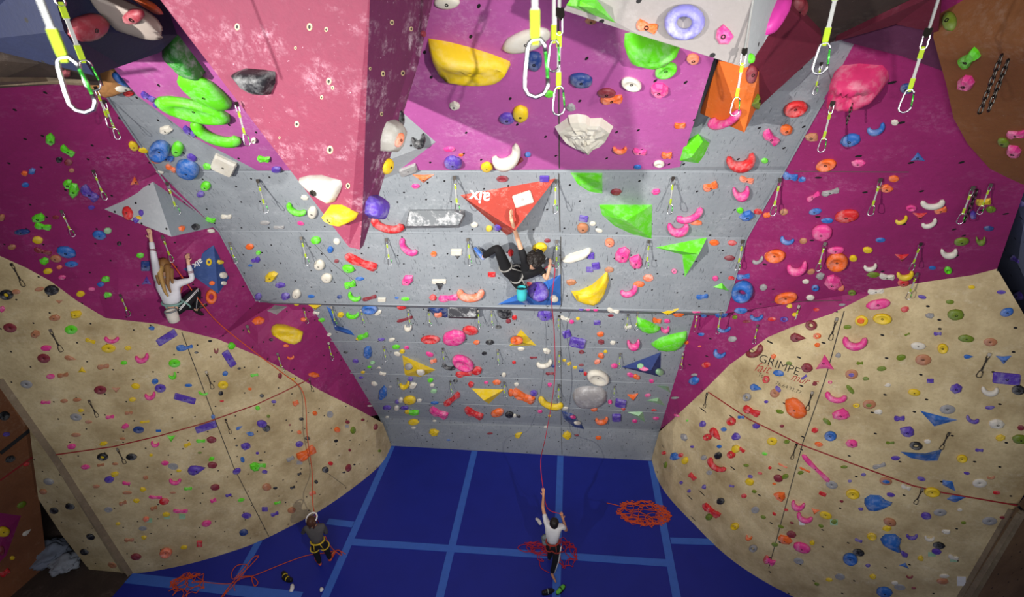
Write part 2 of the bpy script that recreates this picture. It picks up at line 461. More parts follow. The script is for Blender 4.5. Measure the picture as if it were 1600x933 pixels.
def bulge_mesh():
    # tall barrel-shaped plywood bulge at the right edge
    L = [(1468,-30),(1462,20),(1458,58),(1468,95),(1478,130),(1490,185),(1512,225),(1545,262),(1590,293),(1660,320)]
    V = []; n = 8
    for i, (x, y) in enumerate(L):
        for j in range(n+1):
            t = j/n; xx = x+(1760-x)*t; z0 = 3.55+.0045*max(0, y-60); V.append(P(xx, y+t*(-30 if y > 150 else 0), z0-.75*math.sin(t*math.pi/2)))
    Fs = [[i*(n+1)+j, i*(n+1)+j+1, (i+1)*(n+1)+j+1, (i+1)*(n+1)+j] for i in range(len(L)-1) for j in range(n)]
    return mesh_obj('wall_right_ply_bulge', V, Fs, M['orangewood'], smooth=True)
o = struct(bulge_mesh()); addbv(o)
slab('wall_right_blue_grey', [(1558,420),(1586,296),(1600,296),(1700,330),(1700,640),(1640,560)], [7.05,4.95,4.85,4.0,4.6,6.4], M['bluegrey'], .12)
# upper left: brown beam behind the blue volume
slab('ceiling_beam', [(-40,92),(60,100),(150,112),(162,134),(100,131),(-40,140)], [-.5,-.5,-.5,-.4,-.4,-.5], M['roof'], .3)
slab('trim_3', [(-40,128),(75,127),(140,131),(140,134),(75,131),(-40,137)], [-.6]*6, M['post'], .03)
# ceiling
z = 9.95
struct(mesh_obj('ceiling', [(-11,-3,z),(9,-3,z),(9,4.0,z),(-11,4.0,z),(-11,-3,z+.2),(9,-3,z+.2),(9,4.0,z+.2),(-11,4.0,z+.2)], [[0,1,2,3],[7,6,5,4],[0,4,5,1],[1,5,6,2],[2,6,7,3],[3,7,4,0]], M['roof']))

def box(name, a, b, m):
    (x0, y0, z0), (x1, y1, z1) = a, b
    struct(mesh_obj(name, [(x0,y0,z0),(x1,y0,z0),(x1,y1,z0),(x0,y1,z0),(x0,y0,z1),(x1,y0,z1),(x1,y1,z1),(x0,y1,z1)], [[3,2,1,0],[4,5,6,7],[0,1,5,4],[1,2,6,5],[2,3,7,6],[3,0,4,7]], m))
box('wall_far', (-13.2, 9.6, -.3), (11.2, 9.8, 10.1), M['roof'])
box('wall_right_outer', (11, -3, -.3), (11.2, 9.6, 10.1), M['roof'])
box('wall_left_outer', (-13.2, -3, -.3), (-13, 9.6, 10.1), M['roof'])

# lower left: plywood return, brown wall, opening; lower right return
def vplane(a, b):
    a, b = Vector(a), Vector(b); e = (b-a); n = Vector((e.y, -e.x, 0)).normalized()
    return lambda x, y: planept(x, y, a, n)
cL = Vector((-8.31, 5.22, 0))
pf = floorpt(140, 891); retL = vplane(cL, pf)
o = struct(sheet('wall_left_return', [(205,898),(140,891),(98,838),(60,780),(52,720),(46,668),(0,594),(-20,500),(-40,520)], retL, M['wood'], 20)); addbv(o)
struct(mesh_obj('wall_left_far', [(-13,7,0),(-9,7,0),(-9,7,5),(-13,7,5),(-13,7.15,0),(-9,7.15,0),(-9,7.15,5),(-13,7.15,5)], [[0,1,2,3],[7,6,5,4],[0,4,5,1],[1,5,6,2],[2,6,7,3],[3,7,4,0]], M['roof']))
b0, b1 = floorpt(74, 884), floorpt(10, 940)
brn = vplane(b0, b1)
o = struct(sheet('wall_left_brown', [(-60,628),(0,590),(48,672),(60,770),(74,884),(10,940),(-60,1000)], brn, M['brown'], 20)); addbv(o)
def strip(name, pts, width, mat, mapper, off=.006, th=.004, kind=True, parent=None):
    """a thin raised band following a surface along a polyline"""
    pl = outline_open(pts, 14); L = []
    q = [mapper(x, y) for x, y in pl]
    V = []
    for i in range(len(q)):
        d = (q[min(i+1, len(q)-1)]-q[max(0, i-1)]).normalized(); v = (O-q[i]).normalized()
        sd = d.cross(v).normalized(); nn = sd.cross(d).normalized(); nn = nn if nn.dot(v) > 0 else -nn
        for s_, t_ in ((-.5, 0), (-.5, 1), (.5, 1), (.5, 0)): V.append(q[i]+sd*s_*width+nn*(off+th*t_))
    Fs = []
    for i in range(len(q)-1):
        for k in range(4): Fs.append([i*4+k, i*4+(k+1) % 4, (i+1)*4+(k+1) % 4, (i+1)*4+k])
    Fs += [[0, 1, 2, 3], [len(V)-1, len(V)-2, len(V)-3, len(V)-4]]
    o = mesh_obj(name, V, Fs, mat, parent=parent)
    if kind: struct(o)
    return o
surf = lambda x, y: (cast(x, y) or (P(x, y, 8), None))[0]
strip('trim_4', [(0,709),(47,672)], .06, M['black'], brn, .01, .03)
strip('trim_5', [(-10,575),(47,667)], .13, M['orangewood'], brn, .01, .03)
strip('trim_6', [(0,751),(50,715)], .03, M['redline'], brn)
strip('trim_7', [(0,592),(85,712),(204,896)], .12, M['post'], cylL, .004, .03)
strip('trim_8', [(20,615),(68,690),(193,893)], .07, M['post'], retL, .004, .03)
# right corner post and return wall
cR = Vector((6.05, 5.2, 0)); retR = vplane(cR, Vector((7.6, 5.75, 0)))
o = struct(sheet('wall_right_return', [(1589,791),(1660,700),(1700,860),(1640,1080),(xr[0], xr[1])], retR, board('dark_chipboard', 'a07d58', '74563a', 'c0a684', chalk_amt=.3, dots=3, stain=.9), 24)); addbv(o)
strip('trim_9', [(1584,796),(xr[0]-2, xr[1])], .16, M['post'], cylR, .004, .03)
strip('trim_10', [(1596,796),(xr[0]+12, xr[1])], .12, M['post'], retR, .004, .03)
rebuild()

# ---------------------------------------------------------------- floor and tape
struct(mesh_obj('floor', [(-13,-3,0),(11,-3,0),(11,9.6,0),(-13,9.6,0),(-13,-3,-.3),(11,-3,-.3),(11,9.6,-.3),(-13,9.6,-.3)], [[0,1,2,3],[7,6,5,4],[0,4,5,1],[1,5,6,2],[2,6,7,3],[3,7,4,0]], M['mat']))
TN = [11]
def tape(x0, y0, x1, y1, w_=.13, lift=0):
    a = Vector((x0, y0, 0)); b = Vector((x1, y1, 0)); d = (b-a).normalized(); s = Vector((-d.y, d.x, 0))*w_/2
    t = .006+lift
    V = [a-s, b-s, b+s, a+s]; V = V+[v+Vector((0, 0, t)) for v in V]
    struct(mesh_obj('trim_%d' % TN[0], V, [[0,3,2,1],[4,5,6,7],[0,1,5,4],[1,2,6,5],[2,3,7,6],[3,0,4,7]], M['tape'])); TN[0] += 1
for X in (-4.3, -2.18, -.06, 2.1): tape(X, 8.97, X, -2.9, .15)
tape(-9.5, 3.95, 4, 3.95, .15, .002)
tape(-4.3, 6.27, 2.1, 6.36, .15, .002)
p1, p2 = floorpt(512, 815), floorpt(552, 820); tape(p1.x, p1.y, p2.x, p2.y, .14, .001)
p1, p2 = floorpt(1048, 845), floorpt(1136, 848); tape(p1.x, p1.y, p2.x, p2.y, .14, .001)
p1, p2 = floorpt(405, 845), floorpt(372, 905); tape(p1.x, p1.y, p2.x, p2.y, .14, .001)
p1, p2 = floorpt(196, 903), floorpt(470, 934); tape(p1.x, p1.y, p2.x, p2.y, .2, .003)
p1, p2 = floorpt(1236, 905), floorpt(1262, 960); tape(p1.x, p1.y, p2.x, p2.y, .15, .001)
# dark timber step by the opening
q = [Vector((-12.5, 6.9, 0)), Vector((-9.9, 6.9, 0)), floorpt(146, 889.5), floorpt(206, 898), floorpt(160, 950), floorpt(-60, 970), floorpt(-40, 935)]
n = len(q); up_ = Vector((0, 0, .02))
struct(mesh_obj('floor_step', [v+up_ for v in q]+q, [list(range(n))]+[[i, n+i, n+(i+1) % n, (i+1) % n] for i in range(n)], M['roof']))

# ---------------------------------------------------------------- seams and edge strips on the walls
def tr(name_n, pts, wid, mat, th=.004, off=.001): strip('trim_%d' % name_n, pts, wid, M[mat], surf, off, th)
TN[0] = 40
def seam(pts, wid=.012, mat='seam', th=.003):
    tr(TN[0], pts, wid, mat, th); TN[0] += 1
seam([(872,6),(873,100),(874,263)]); seam([(873,271),(875,362)]); seam([(876,370),(877,478)])
seam([(875,492),(877,590),(877,664)], .01); seam([(877,668),(878,710)], .01)
seam([(266,268),(402,268.5),(700,268),(875,267.5),(1040,268),(1222,270)], .014, 'pale', .012)
seam([(345,361.5),(550,362),(875,366),(1163,372)], .014, 'pale', .012)
seam([(404,471.5),(600,476),(875,481),(1132,486.5)], .018, 'pale', .015)
seam([(517,533),(700,536),(875,541.5),(1070,547)], .01, 'pale', .01)
seam([(547,583),(700,588),(875,593.5),(1052,600)], .01, 'pale', .01)
seam([(575,628),(700,631),(875,637),(1038,645)], .01, 'pale', .01)
seam([(603,661),(800,665),(1024,673)], .012, 'pale', .008)
seam([(284,519),(330,640),(365,730),(420,838)], .012); seam([(1319,486),(1290,590),(1255,690),(1201,888)], .012)
seam([(163,146),(262,291),(342,362),(400,470)], .018, 'pale', .015)
seam([(1288,155),(1226,266),(1166,374),(1135,485)], .018, 'pale', .015)
seam([(1241,268),(1420,269)], .008); seam([(1205,472),(1330,469)], .01)
seam([(85,711),(177,698),(250,681),(320,661),(399,633),(440,614),(484,592)], .02, 'redline', .012)
seam([(1107,613),(1170,655),(1249,694),(1330,724),(1426,759),(1473,770),(1590,790)], .02, 'redline', .012)
seam([(1591,791),(1600,800)], .03, 'black', .012)
seam([(506,735),(540,760)], .008)
seam([(485,375),(520,412),(555,440)], .006, 'seam', .002)

def text_mesh(body, shear=0, offset=0):
    cu = bpy.data.curves.new('lettering', 'FONT'); cu.body = body; cu.shear = shear; cu.offset = offset; cu.align_x = 'CENTER'; cu.align_y = 'CENTER'; cu.resolution_u = 3
    o = bpy.data.objects.new('lettering_tmp', cu); C.objects.link(o)
    bpy.context.view_layer.update()
    me = bpy.data.meshes.new_from_object(o.evaluated_get(bpy.context.evaluated_depsgraph_get()))
    bpy.data.objects.remove(o); bpy.data.curves.remove(cu)
    return me
def lettering(name, body, cx, cy, wpx, rot, mat, sy=1.0, shear=0, offset=0, parent=None, off=.004, hpx=None):
    me = text_mesh(body, shear, offset); vs = [v.co.copy() for v in me.vertices]
    w_ = max(v.x for v in vs)-min(v.x for v in vs); mx = (max(v.x for v in vs)+min(v.x for v in vs))/2
    my = (max(v.y for v in vs)+min(v.y for v in vs))/2; hh = max(v.y for v in vs)-min(v.y for v in vs)
    k = wpx/w_; ky = hpx/hh if hpx else k*sy; a = math.radians(rot)
    V = []
    for v in vs:
        x = (v.x-mx)*k; y = -(v.y-my)*ky
        X = cx+x*math.cos(a)+y*math.sin(a); Y = cy-x*math.sin(a)+y*math.cos(a)
        h = cast(X, Y); V.append(h[0]+h[1]*off)
    o = mesh_obj(name, V, [list(p.vertices) for p in me.polygons], mat)
    if parent:
        mi = parent.matrix_basis.inverted(); o.data.transform(mi); o.parent = parent
    return o
sign = empty('painted_sign', cylR(1225, 580))
for nm, bd, x, y, wp, rt, mt, sh, of, hp in (('letter', 'E', 1173, 551, 7, -20, 'black', 0, -.012, 11), ('lettering', 'GRIMPE', 1218, 570, 66, -20, 'black', 0, -.012, 12.5),
        ('lettering', 'fait', 1193, 575, 26, -12, 'redpaint', .5, -.01, 14), ('lettering', 'mur', 1251, 594, 30, -16, 'redpaint', .5, -.01, 8), ('lettering', 's', 1275, 599, 8, -16, 'redpaint', .5, -.01, 8),
        ('lettering', 'Té', 1189, 586, 8, -18, 'black', 0, -.015, 6), ('lettering', '76.64.92.77.', 1233, 606, 44, -22, 'black', 0, -.015, 5.5)):
    lettering(nm, bd, x, y, wp, rt, M[mt], shear=sh, offset=of, hpx=hp, parent=sign, off=.003)
tag(sign, 'painted wall sign reading GRIMPE with red script on the right tan wall', 'sign')

# ---------------------------------------------------------------- volumes and large sculpted holds
def mix_pal(c): return HM[c] if c in HM else M[c]
ITEMS = []        # everything bolted on a wall: dict(o, px, size, colour, shape)
def register(o, x, y, w_, h_, colname, shape, cat, fixed=None):
    ITEMS.append(dict(o=o, x=x, y=y, w=w_, h=h_, c=colname, s=shape, cat=cat, fixed=fixed))
def volume(name, base, apexes, faces, mat, colname, shape, cat='climbing volume', label=None, fm=None, sm=False, bolts=(), thick=0):
    """angular volume: base corners on the wall, raised corners at a height (m) off it"""
    cx = sum(p[0] for p in base)/len(base); cy = sum(p[1] for p in base)/len(base)
    f = frame(cx, cy); p, n = f[0], f[1]
    B = []
    for x, y in base:
        h = cast(x, y); q = planept(x, y, p, n)
        if h and (h[0]-q).length < .35: q = h[0]
        B.append(q)
    A = [planept(x, y, p+n*h, n) for x, y, h in apexes]
    V = [v-p for v in B+A]; nb = len(B)
    back = list(range(nb))
    Fs = [list(g) for g in faces]
    V += [v-p-n*.02 for v in B]; k = nb+len(A)
    Fs.append([k+i for i in back])
    for i in range(nb): Fs.append([i, (i+1) % nb, k+(i+1) % nb, k+i])
    mats = mat if isinstance(mat, list) else [mat]
    o = mesh_obj(name, V, Fs, mats, loc=p, fm=(list(fm)+[0]*(nb+1)) if fm else None)
    bm = bmesh.new(); bm.from_mesh(o.data); bmesh.ops.recalc_face_normals(bm, faces=bm.faces); bm.to_mesh(o.data); bm.free()
    xs = [q[0] for q in base]+[q[0] for q in apexes]; ys = [q[1] for q in base]+[q[1] for q in apexes]
    register(o, (min(xs)+max(xs))/2, (min(ys)+max(ys))/2, max(xs)-min(xs), max(ys)-min(ys), colname, shape, cat, label)
    addbv(o); return o
def fan(n, a=None): a = n if a is None else a; return [(i, (i+1) % n, a) for i in range(n)]
def dome(name, poly, hgt, mat, colname, shape, cat='climbing hold', label=None, flat=.5, crease=0, facet=False, bolt=None, rnd=.12, seed=1):
    """rounded moulded hold whose footprint is the traced outline"""
    rr = random.Random(seed)
    cx = sum(p[0] for p in poly)/len(poly); cy = sum(p[1] for p in poly)/len(poly)
    f = frame(cx, cy)
    if f is None: return None
    p, n, du, dv = f
    ol = outline(poly, max(2, math.dist(poly[0], poly[len(poly)//2])/9))
    m = len(ol); R = 8; V = []
    for r in range(R):
        t = r/(R-1); s = 1-t*.93; hh = hgt*(1-(s if flat else s)**3)**flat if t > 0 else 0
        for i, (x, y) in enumerate(ol):
            k = 1+(rr.random()-.5)*rnd*(t if t < 1 else 0)
            dx, dy = (x-cx)*s, (y-cy)*s
            cr = crease*hgt*math.exp(-((dy/(max(q[1] for q in poly)-min(q[1] for q in poly))*5-.2)**2))*(t > .15)
            V.append(du*dx+dv*dy+n*(hh*k-cr*(1 if t else 0)))
    Fs = [[r*m+i, r*m+(i+1) % m, (r+1)*m+(i+1) % m, (r+1)*m+i] for r in range(R-1) for i in range(m)]
    V.append(n*hgt*(1-crease*.8)); Fs += [[(R-1)*m+i, (R-1)*m+(i+1) % m, len(V)-1] for i in range(m)]
    V += [V[i]-n*.02 for i in range(m)]; k = len(V)-m
    Fs += [[k+i, k+(i+1) % m, (i+1) % m, i] for i in range(m)]
    Fs.append(list(range(len(V)-1, k-1, -1)))
    o = mesh_obj(name, V, Fs, mat, loc=p, smooth=not facet)
    bm = bmesh.new(); bm.from_mesh(o.data); bmesh.ops.recalc_face_normals(bm, faces=bm.faces); bm.to_mesh(o.data); bm.free()
    if bolt: add_bolt(o, du*(bolt[0]-cx)+dv*(bolt[1]-cy), n, hgt*.9, bolt[2] if len(bolt) > 2 else .02)
    xs = [q[0] for q in poly]; ys = [q[1] for q in poly]
    register(o, (min(xs)+max(xs))/2, (min(ys)+max(ys))/2, max(xs)-min(xs), max(ys)-min(ys), colname, shape, cat, label)
    addbv(o); return o
def add_bolt(o, at, n, h, r=.012, mat=None):
    q = n.to_track_quat('Z', 'Y'); V = []; k = 8
    for z_, rr_ in ((-.01, 1.), (.006, 1.), (.006, .55), (-.004, .5)):
        for i in range(k): V.append(at+n*h+q @ Vector((math.cos(i*2*math.pi/k)*r*rr_, math.sin(i*2*math.pi/k)*r*rr_, z_)))
    Fs = [[j*k+i, j*k+(i+1) % k, (j+1)*k+(i+1) % k, (j+1)*k+i] for j in range(3) for i in range(k)]+[[3*k+i for i in range(k)]]
    b = mesh_obj('bolt', V, Fs, mat or M['darksteel'], parent=o); return b
def near(name, pts, faces, mats, fm=None, loc=0):
    """free-standing faceted body from corners given as (image x, image y, distance)"""
    W = [P(*q) for q in pts]; p = W[loc]
    o = mesh_obj(name, [v-p for v in W], faces, mats, loc=p, fm=fm)
    bm = bmesh.new(); bm.from_mesh(o.data); bmesh.ops.recalc_face_normals(bm, faces=bm.faces); bm.to_mesh(o.data); bm.free()
    addbv(o); return o
def cs(ox, oy, k, pts): return [(ox+x/k, oy+y/k) for x, y in pts]
K4 = 3.8875

# hanging crimson stalactite
tl, tm, tr_, tip = (243,-2,2.75), (576,-2,2.35), (672,-2,3.1), (547,387,3.35)
st = near('hanging_volume', [(205,-60,2.7), (580,-60,2.3), (690,-60,3.1), (655,95,3.25), (600,275,3.45), (568,384,3.5), (562,390,3.38), (545,386,3.42), (566,340,3.28), (460,-60,4.1), (430,120,3.9)],
    [(0,1,8,6,7), (1,2,3,4,5,6,8), (2,9,10,3), (3,10,4), (4,10,5), (5,10,7), (5,7,6), (0,7,10), (0,10,9), (0,9,2,1)], [M['pinkvol'], M['pinkvol2']], fm=[0,1,1,1,1,0,0,0,0,0])
tag(st, 'huge crimson pointed volume hanging down from the ceiling like a stalactite', 'climbing volume')
hl = []
rebuild()
for x, y, s_ in ((371,42,5),(484,42,5.5),(510,46,3.5),(514,127,5),(520,137,3),(464,194,4.5),(516,234,6),(462,75,2.5),(544,290,4),(503,152,3),(437,215,2),(612,35,4),(642,45,3.5),(598,115,4),(629,114,4),(596,178,3),(578,107,2.5)):
    f = frame(x, y)
    p, n, du, dv = f; k = 10
    o_ = mesh_obj('t_nut_hole', [p+du*s_*math.cos(i*math.tau/k)*.8+dv*s_*math.sin(i*math.tau/k)*1.1+n*.002 for i in range(k)]+[p+du*s_*.55*math.cos(i*math.tau/k)*.8+dv*s_*.55*math.sin(i*math.tau/k)*1.1+n*.003 for i in range(k)], [[i, (i+1) % k, k+(i+1) % k, k+i] for i in range(k)]+[[k+i for i in range(k)]], [M['wood'], M['black']], fm=[0]*k+[1])
    o_.data.transform(Matrix.Translation(-st.location)); o_.parent = st
# blue ceiling volume, upper left
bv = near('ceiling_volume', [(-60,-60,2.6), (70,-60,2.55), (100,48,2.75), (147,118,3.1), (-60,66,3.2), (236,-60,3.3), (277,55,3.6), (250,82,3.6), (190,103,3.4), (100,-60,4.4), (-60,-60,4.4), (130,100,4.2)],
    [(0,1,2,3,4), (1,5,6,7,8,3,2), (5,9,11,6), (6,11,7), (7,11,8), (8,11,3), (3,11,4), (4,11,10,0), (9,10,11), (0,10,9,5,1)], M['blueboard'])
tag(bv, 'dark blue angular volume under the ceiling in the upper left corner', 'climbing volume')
# light grey volume, upper right
gv = near('ceiling_volume', [(790,-70,2.9), (893,-3,3.0), (880,16,3.1), (1000,55,3.05), (1165,106,2.95), (1185,-70,2.6), (1224,14,3.2), (1192,70,3.15), (1170,103,3.05), (1245,-70,3.2), (1060,-70,3.8), (1070,20,3.7)],
    [(0,5,4,3,2,1), (5,9,6,7,8,4), (9,10,11,6), (6,11,7), (7,11,8), (8,11,4), (4,11,3), (3,11,2), (2,11,1), (1,11,0), (0,11,10), (0,10,9,5)], [M['greyvol'], M['palevol']], fm=[0,1]+[0]*10)
tag(gv, 'light grey angular volume hanging at the top edge beside the orange volume', 'climbing volume')
rebuild()
volume('wall_volume', [(163,327),(239,284),(338,354)], [(268,370,.5)], [(0,1,3),(1,2,3),(2,0,3)], [M['palevol'], board('shaded_pale_grey_board', '90989f', '81898f', 'c0c4c8', chalk_amt=.3, dots=3)], 'pale grey', 'pyramid', label='large pale grey pyramid volume the girl in white reaches for on the left magenta wall', fm=[0,1,0])  # right face gets a darker board: its shade is painted in
volume('wall_volume', [(286,420),(334,383),(358,434)], [(341,459,.3)], [(0,1,3),(1,2,3),(2,0,3)], board('deep_blue_board', '2c4a86', '233b6d', '8fa3c8', chalk_amt=.3), 'dark blue', 'pyramid', label='dark blue pyramid volume with white aix lettering beside the girl climber')
volume('wall_volume', [(719,305),(868,279),(792,368)], [(805,360,.35)], [(0,1,3),(1,2,3),(2,0,3)], board('red_board', 'ad3320', '942819', 'eab8aa', chalk_amt=.8, cs=3.5), 'red', 'pyramid', label='large red triangular volume with white aix lettering above the boy climber')
volume('wall_volume', [(639,328),(726,328),(727,337),(717,356),(633,357)], [(641,329,.1),(710,329,.1),(724,336,.14),(716,352,.22),(635,353,.22)], [(5,6,7,8,9),(0,1,6,5),(1,2,7,6),(2,3,8,7),(3,4,9,8),(4,0,5,9)], plain('chalky_grey', '6f7376', .7, chalk=.7, scale=6), 'chalky grey', 'box', label='chalky dark grey box volume left of the red triangular volume', fm=None)
volume('wall_volume', cs(800,230,K4,[(355,155),(549,158),(549,282),(470,270),(400,225)]), [(938,284,.16)], fan(5,5), HM['g'], 'bright green', 'quarter round', label='bright green quarter-round volume hanging from the seam right of the red triangular volume')
volume('wall_volume', [(936,320),(1019,320),(1018,373),(990,367),(960,353),(941,336)], [(978,345,.28)], fan(6,6), HM['g'], 'bright green', 'wedge', label='large bright green half-leaf volume on the middle grey band')
volume('wall_volume', [(1024,387),(1105,371),(1070,433),(1066,398)], [(1092,397,.2)], fan(4,4), HM['g'], 'bright green', 'arrow', label='bright green arrow-shaped volume pointing down near the right end of the grey wall')
volume('wall_volume', cs(800,230,K4,[(1220,850),(1275,825),(1320,875)]), [(1129,451,.06)], fan(3,3), HM['g'], 'bright green', 'triangle')
volume('wall_volume', [(777,476),(800,464),(850,441),(876,429),(876,477)], [(848,462,.2)], fan(5,5), board('bright_blue_board', '2f6cc0', '2659a2', 'a8c4e8', chalk_amt=.4), 'bright blue', 'plate', label='bright blue angular volume below the boy climber above the lip')
volume('wall_volume', [(560,250),(626,173),(681,222),(624,270),(592,295)], [(575,262,.1)], [(0,1,5),(1,2,5),(2,3,5),(3,4,5),(4,0,5)], M['palevol'], 'pale grey', 'panel', label='pale grey triangular volume half hidden behind the crimson stalactite')
volume('wall_volume', [(1094,177),(1124,96),(1165,103),(1186,112),(1186,160)], [(1163,207,.35)], fan(5,5), board('orange_board', 'd9691c', 'b85413', 'eec09c', chalk_amt=.3), 'orange', 'wedge', label='orange angular volume hanging just below the light grey ceiling volume')
volume('wall_volume', [(1062,251),(1068,230),(1091,209),(1109,224),(1100,243),(1091,255)], [(1080,246,.12),(1098,221,.1)], [(0,1,6),(1,2,7),(1,7,6),(2,3,7),(3,4,7),(4,5,6),(4,6,7),(5,0,6)], HM['g'], 'bright green', 'block', label='bright green curved block at the lower right corner of the magenta field')
rebuild()
volume('wall_volume', [(885,8),(893,-4),(930,-4),(962,36)], [(930,12,.12)], fan(4,4), HM['g'], 'bright green', 'triangle', label='bright green triangular volume at the left tip of the light grey ceiling volume')
# lower grey wall volumes
volume('wall_volume', cs(400,460,K4,[(888,370),(1092,460),(1000,502),(905,492)]), [(655,577,.16)], fan(4,4), HM['y'], 'yellow', 'triangle', label='large yellow triangular volume with a dark hold in it on the lower grey wall')
volume('wall_volume', cs(400,460,K4,[(1308,572),(1508,578),(1415,665)]), [(756,626,.14)], fan(3,3), HM['y'], 'yellow', 'triangle', label='yellow triangular volume pointing down on the lower grey wall')
volume('wall_volume', [(795,541),(814,515),(838,540)], [(811,534,.14)], fan(3,3), HM['y'], 'yellow', 'star', label='yellow three-pointed volume with an orange hold in its middle')
volume('wall_volume', cs(800,460,K4,[(665,442),(905,350),(902,502)]), [(1017,579,.2)], fan(3,3), board('navy_board', '243a78', '1c2e60', '8c9cc4', chalk_amt=.3), 'navy blue', 'pyramid', label='navy blue pyramid volume at the right end of the lower grey wall')
volume('wall_volume', cs(800,460,K4,[(875,553),(950,560),(965,598)]), [(1040,606,.08)], fan(3,3), HM['c'], 'pale green', 'triangle')
volume('wall_volume', cs(800,460,K4,[(815,645),(890,628),(934,680)]), [(1027,627,.08)], fan(3,3), HM['c'], 'pale green', 'triangle')
volume('wall_volume', cs(800,460,K4,[(700,715),(795,712),(808,778)]), [(998,650,.08)], fan(3,3), HM['c'], 'pale green', 'triangle')
volume('wall_volume', cs(800,460,K4,[(300,706),(372,726),(440,820),(380,808),(312,752)]), [(892,655,.12)], fan(5,5), HM['B'], 'navy blue', 'wedge', label='navy blue long wedge volume just above the grey plinth')
volume('wall_volume', cs(400,460,K4,[(1172,66),(1350,68),(1345,148),(1168,145)]), [(703,479,.14),(745,479,.14),(744,496,.16),(702,495,.16)], [(4,5,6,7),(0,1,5,4),(1,2,6,5),(2,3,7,6),(3,0,4,7)], [M['black'], plain('chalky_black', '4a4a4e', .7, chalk=.8)], 'black', 'box', label='black and chalky white box volume tucked under the lip', fm=[1,0,0,0,1])
volume('wall_volume', cs(400,460,K4,[(1022,66),(1165,66),(1165,140),(1090,138)]), [(682,488,.15)], fan(4,4), HM['B'], 'navy blue', 'wedge', label='navy blue wedge volume under the lip left of the black box')
volume('wall_volume', cs(390,460,6.22,[(745,115),(800,150),(840,300),(980,350),(1022,402),(930,380),(830,345),(800,250)]), [(521,500,.1),(531,516,.12)], [(0,1,8),(1,2,8),(2,9,8),(2,3,9),(3,4,9),(4,5,9),(5,6,9),(6,7,9),(7,8,9),(7,0,8)], board('royal_board', '2b60b4', '204a90', '9fbce4', chalk_amt=.3), 'blue', 'boomerang', label='blue L-shaped volume at the left end of the grey wall under the lip')
volume('wall_volume', cs(390,460,6.22,[(170,160),(240,105),(365,120),(262,198)]), [(432,484,.1)], fan(4,4), HM['s'], 'grey', 'wedge', label='grey wedge volume on the left magenta wall just under the lip')
volume('wall_volume', cs(1200,460,K4,[(922,706),(1154,763),(1010,802)]), [(1462,656,.05)], fan(3,3), HM['b'], 'blue', 'triangle', label='flat blue triangular volume pointing right on the right tan wall')
volume('wall_volume', cs(1200,693,K4,[(803,50),(955,60),(1058,35),(1030,105),(958,107),(865,88)]), [(1445,712,.08),(1462,708,.06)], [(0,1,6),(1,7,6),(1,2,7),(2,3,7),(3,4,7),(4,6,7),(4,5,6),(5,0,6)], HM['b'], 'blue', 'boomerang', label='blue boomerang volume below a dark quickdraw on the right tan wall')
volume('wall_volume', cs(1200,693,K4,[(1060,222),(1120,230),(1140,292),(1060,252)]), [(1478,758,.04)], fan(4,4), HM['b'], 'blue', 'chip', label='small blue angular chip just above the red line on the right tan wall')
volume('wall_volume', cs(1200,693,K4,[(1085,338),(1120,314),(1208,325),(1137,360)]), [(1492,780,.04)], fan(4,4), HM['b'], 'blue', 'chip', label='small blue angular chip just below the red line on the right tan wall')
volume('wall_volume', [(-12,800),(33,806),(10,868),(-12,890)], [(8,830,.03)], fan(4,4), M['magside'], 'dark magenta', 'patch', label='dark magenta flat volume on the brown side wall in the lower left corner')
rebuild()
# large moulded holds
dome('climbing_hold', cs(400,0,K4,[(1060,240),(1180,260),(1300,290),(1430,330),(1540,372),(1548,395),(1520,430),(1480,458),(1380,467),(1240,463),(1140,448),(1090,392),(1056,310)]), .2, HM['y'], 'yellow', 'long half-moon', label='largest yellow half-moon hold high on the magenta field', crease=.3, seed=3)
dome('climbing_hold', cs(800,0,K4,[(690,205),(745,195),(880,240),(1020,290),(960,345),(880,372),(790,355),(705,330),(680,270)]), .16, HM['g'], 'bright green', 'half-moon', label='bright green half-moon hold partly covered by the light grey ceiling volume', seed=4)
dome('climbing_hold', cs(800,0,K4,[(262,770),(340,720),(345,705),(400,697),(450,705),(475,722),(540,720),(612,770),(585,830),(545,870),(500,893),(468,930),(440,915),(410,895),(380,885),(310,840)]), .12, plain('white_shell', 'd5cfbf', .6, chalk=.35), 'white', 'shell', label='large white scallop shell hold on the magenta field', facet=True, rnd=.5, crease=.35, seed=5)
dome('climbing_hold', cs(400,230,K4,[(262,188),(320,172),(400,170),(470,190),(515,200),(524,225),(515,262),(480,330),(455,340),(400,310),(345,270),(295,225)]), .07, plain('greyed_white_resin', 'a9a59c', .6, chalk=.3), 'white', 'claw', label='large white claw-shaped hold on the crimson stalactite', crease=.15, bolt=(498,295.5,.022), seed=6)
dome('climbing_hold', cs(400,230,K4,[(412,405),(455,350),(520,350),(570,372),(612,408),(600,440),(545,468),(480,455),(425,425)]), .09, HM['y'], 'yellow', 'rounded', label='yellow bolted hold near the tip of the crimson stalactite', bolt=(526,335,.02), seed=7)
dome('climbing_hold', cs(400,230,K4,[(655,330),(680,292),(740,288),(768,310),(760,380),(735,435),(690,432),(652,400)]), .1, HM['v'], 'violet', 'rounded', label='violet round hold near the tip of the crimson stalactite', seed=8)
dome('climbing_hold', cs(400,0,K4,[(-130,440),(-60,415),(60,425),(118,435),(120,500),(90,575),(20,570),(-60,530)]), .1, HM['k'], 'black', 'rounded', label='chalky black hold alone on the front face of the crimson stalactite', seed=9)
dome('climbing_hold', cs(400,0,K4,[(765,790),(790,740),(850,725),(880,765),(868,800),(850,880),(815,925),(755,915),(752,850)]), .09, plain('greyed_white_resin_knob', 'aaa69d', .6, chalk=.3), 'white', 'knob', label='white knobbly hold on the narrow right face of the crimson stalactite', seed=10)
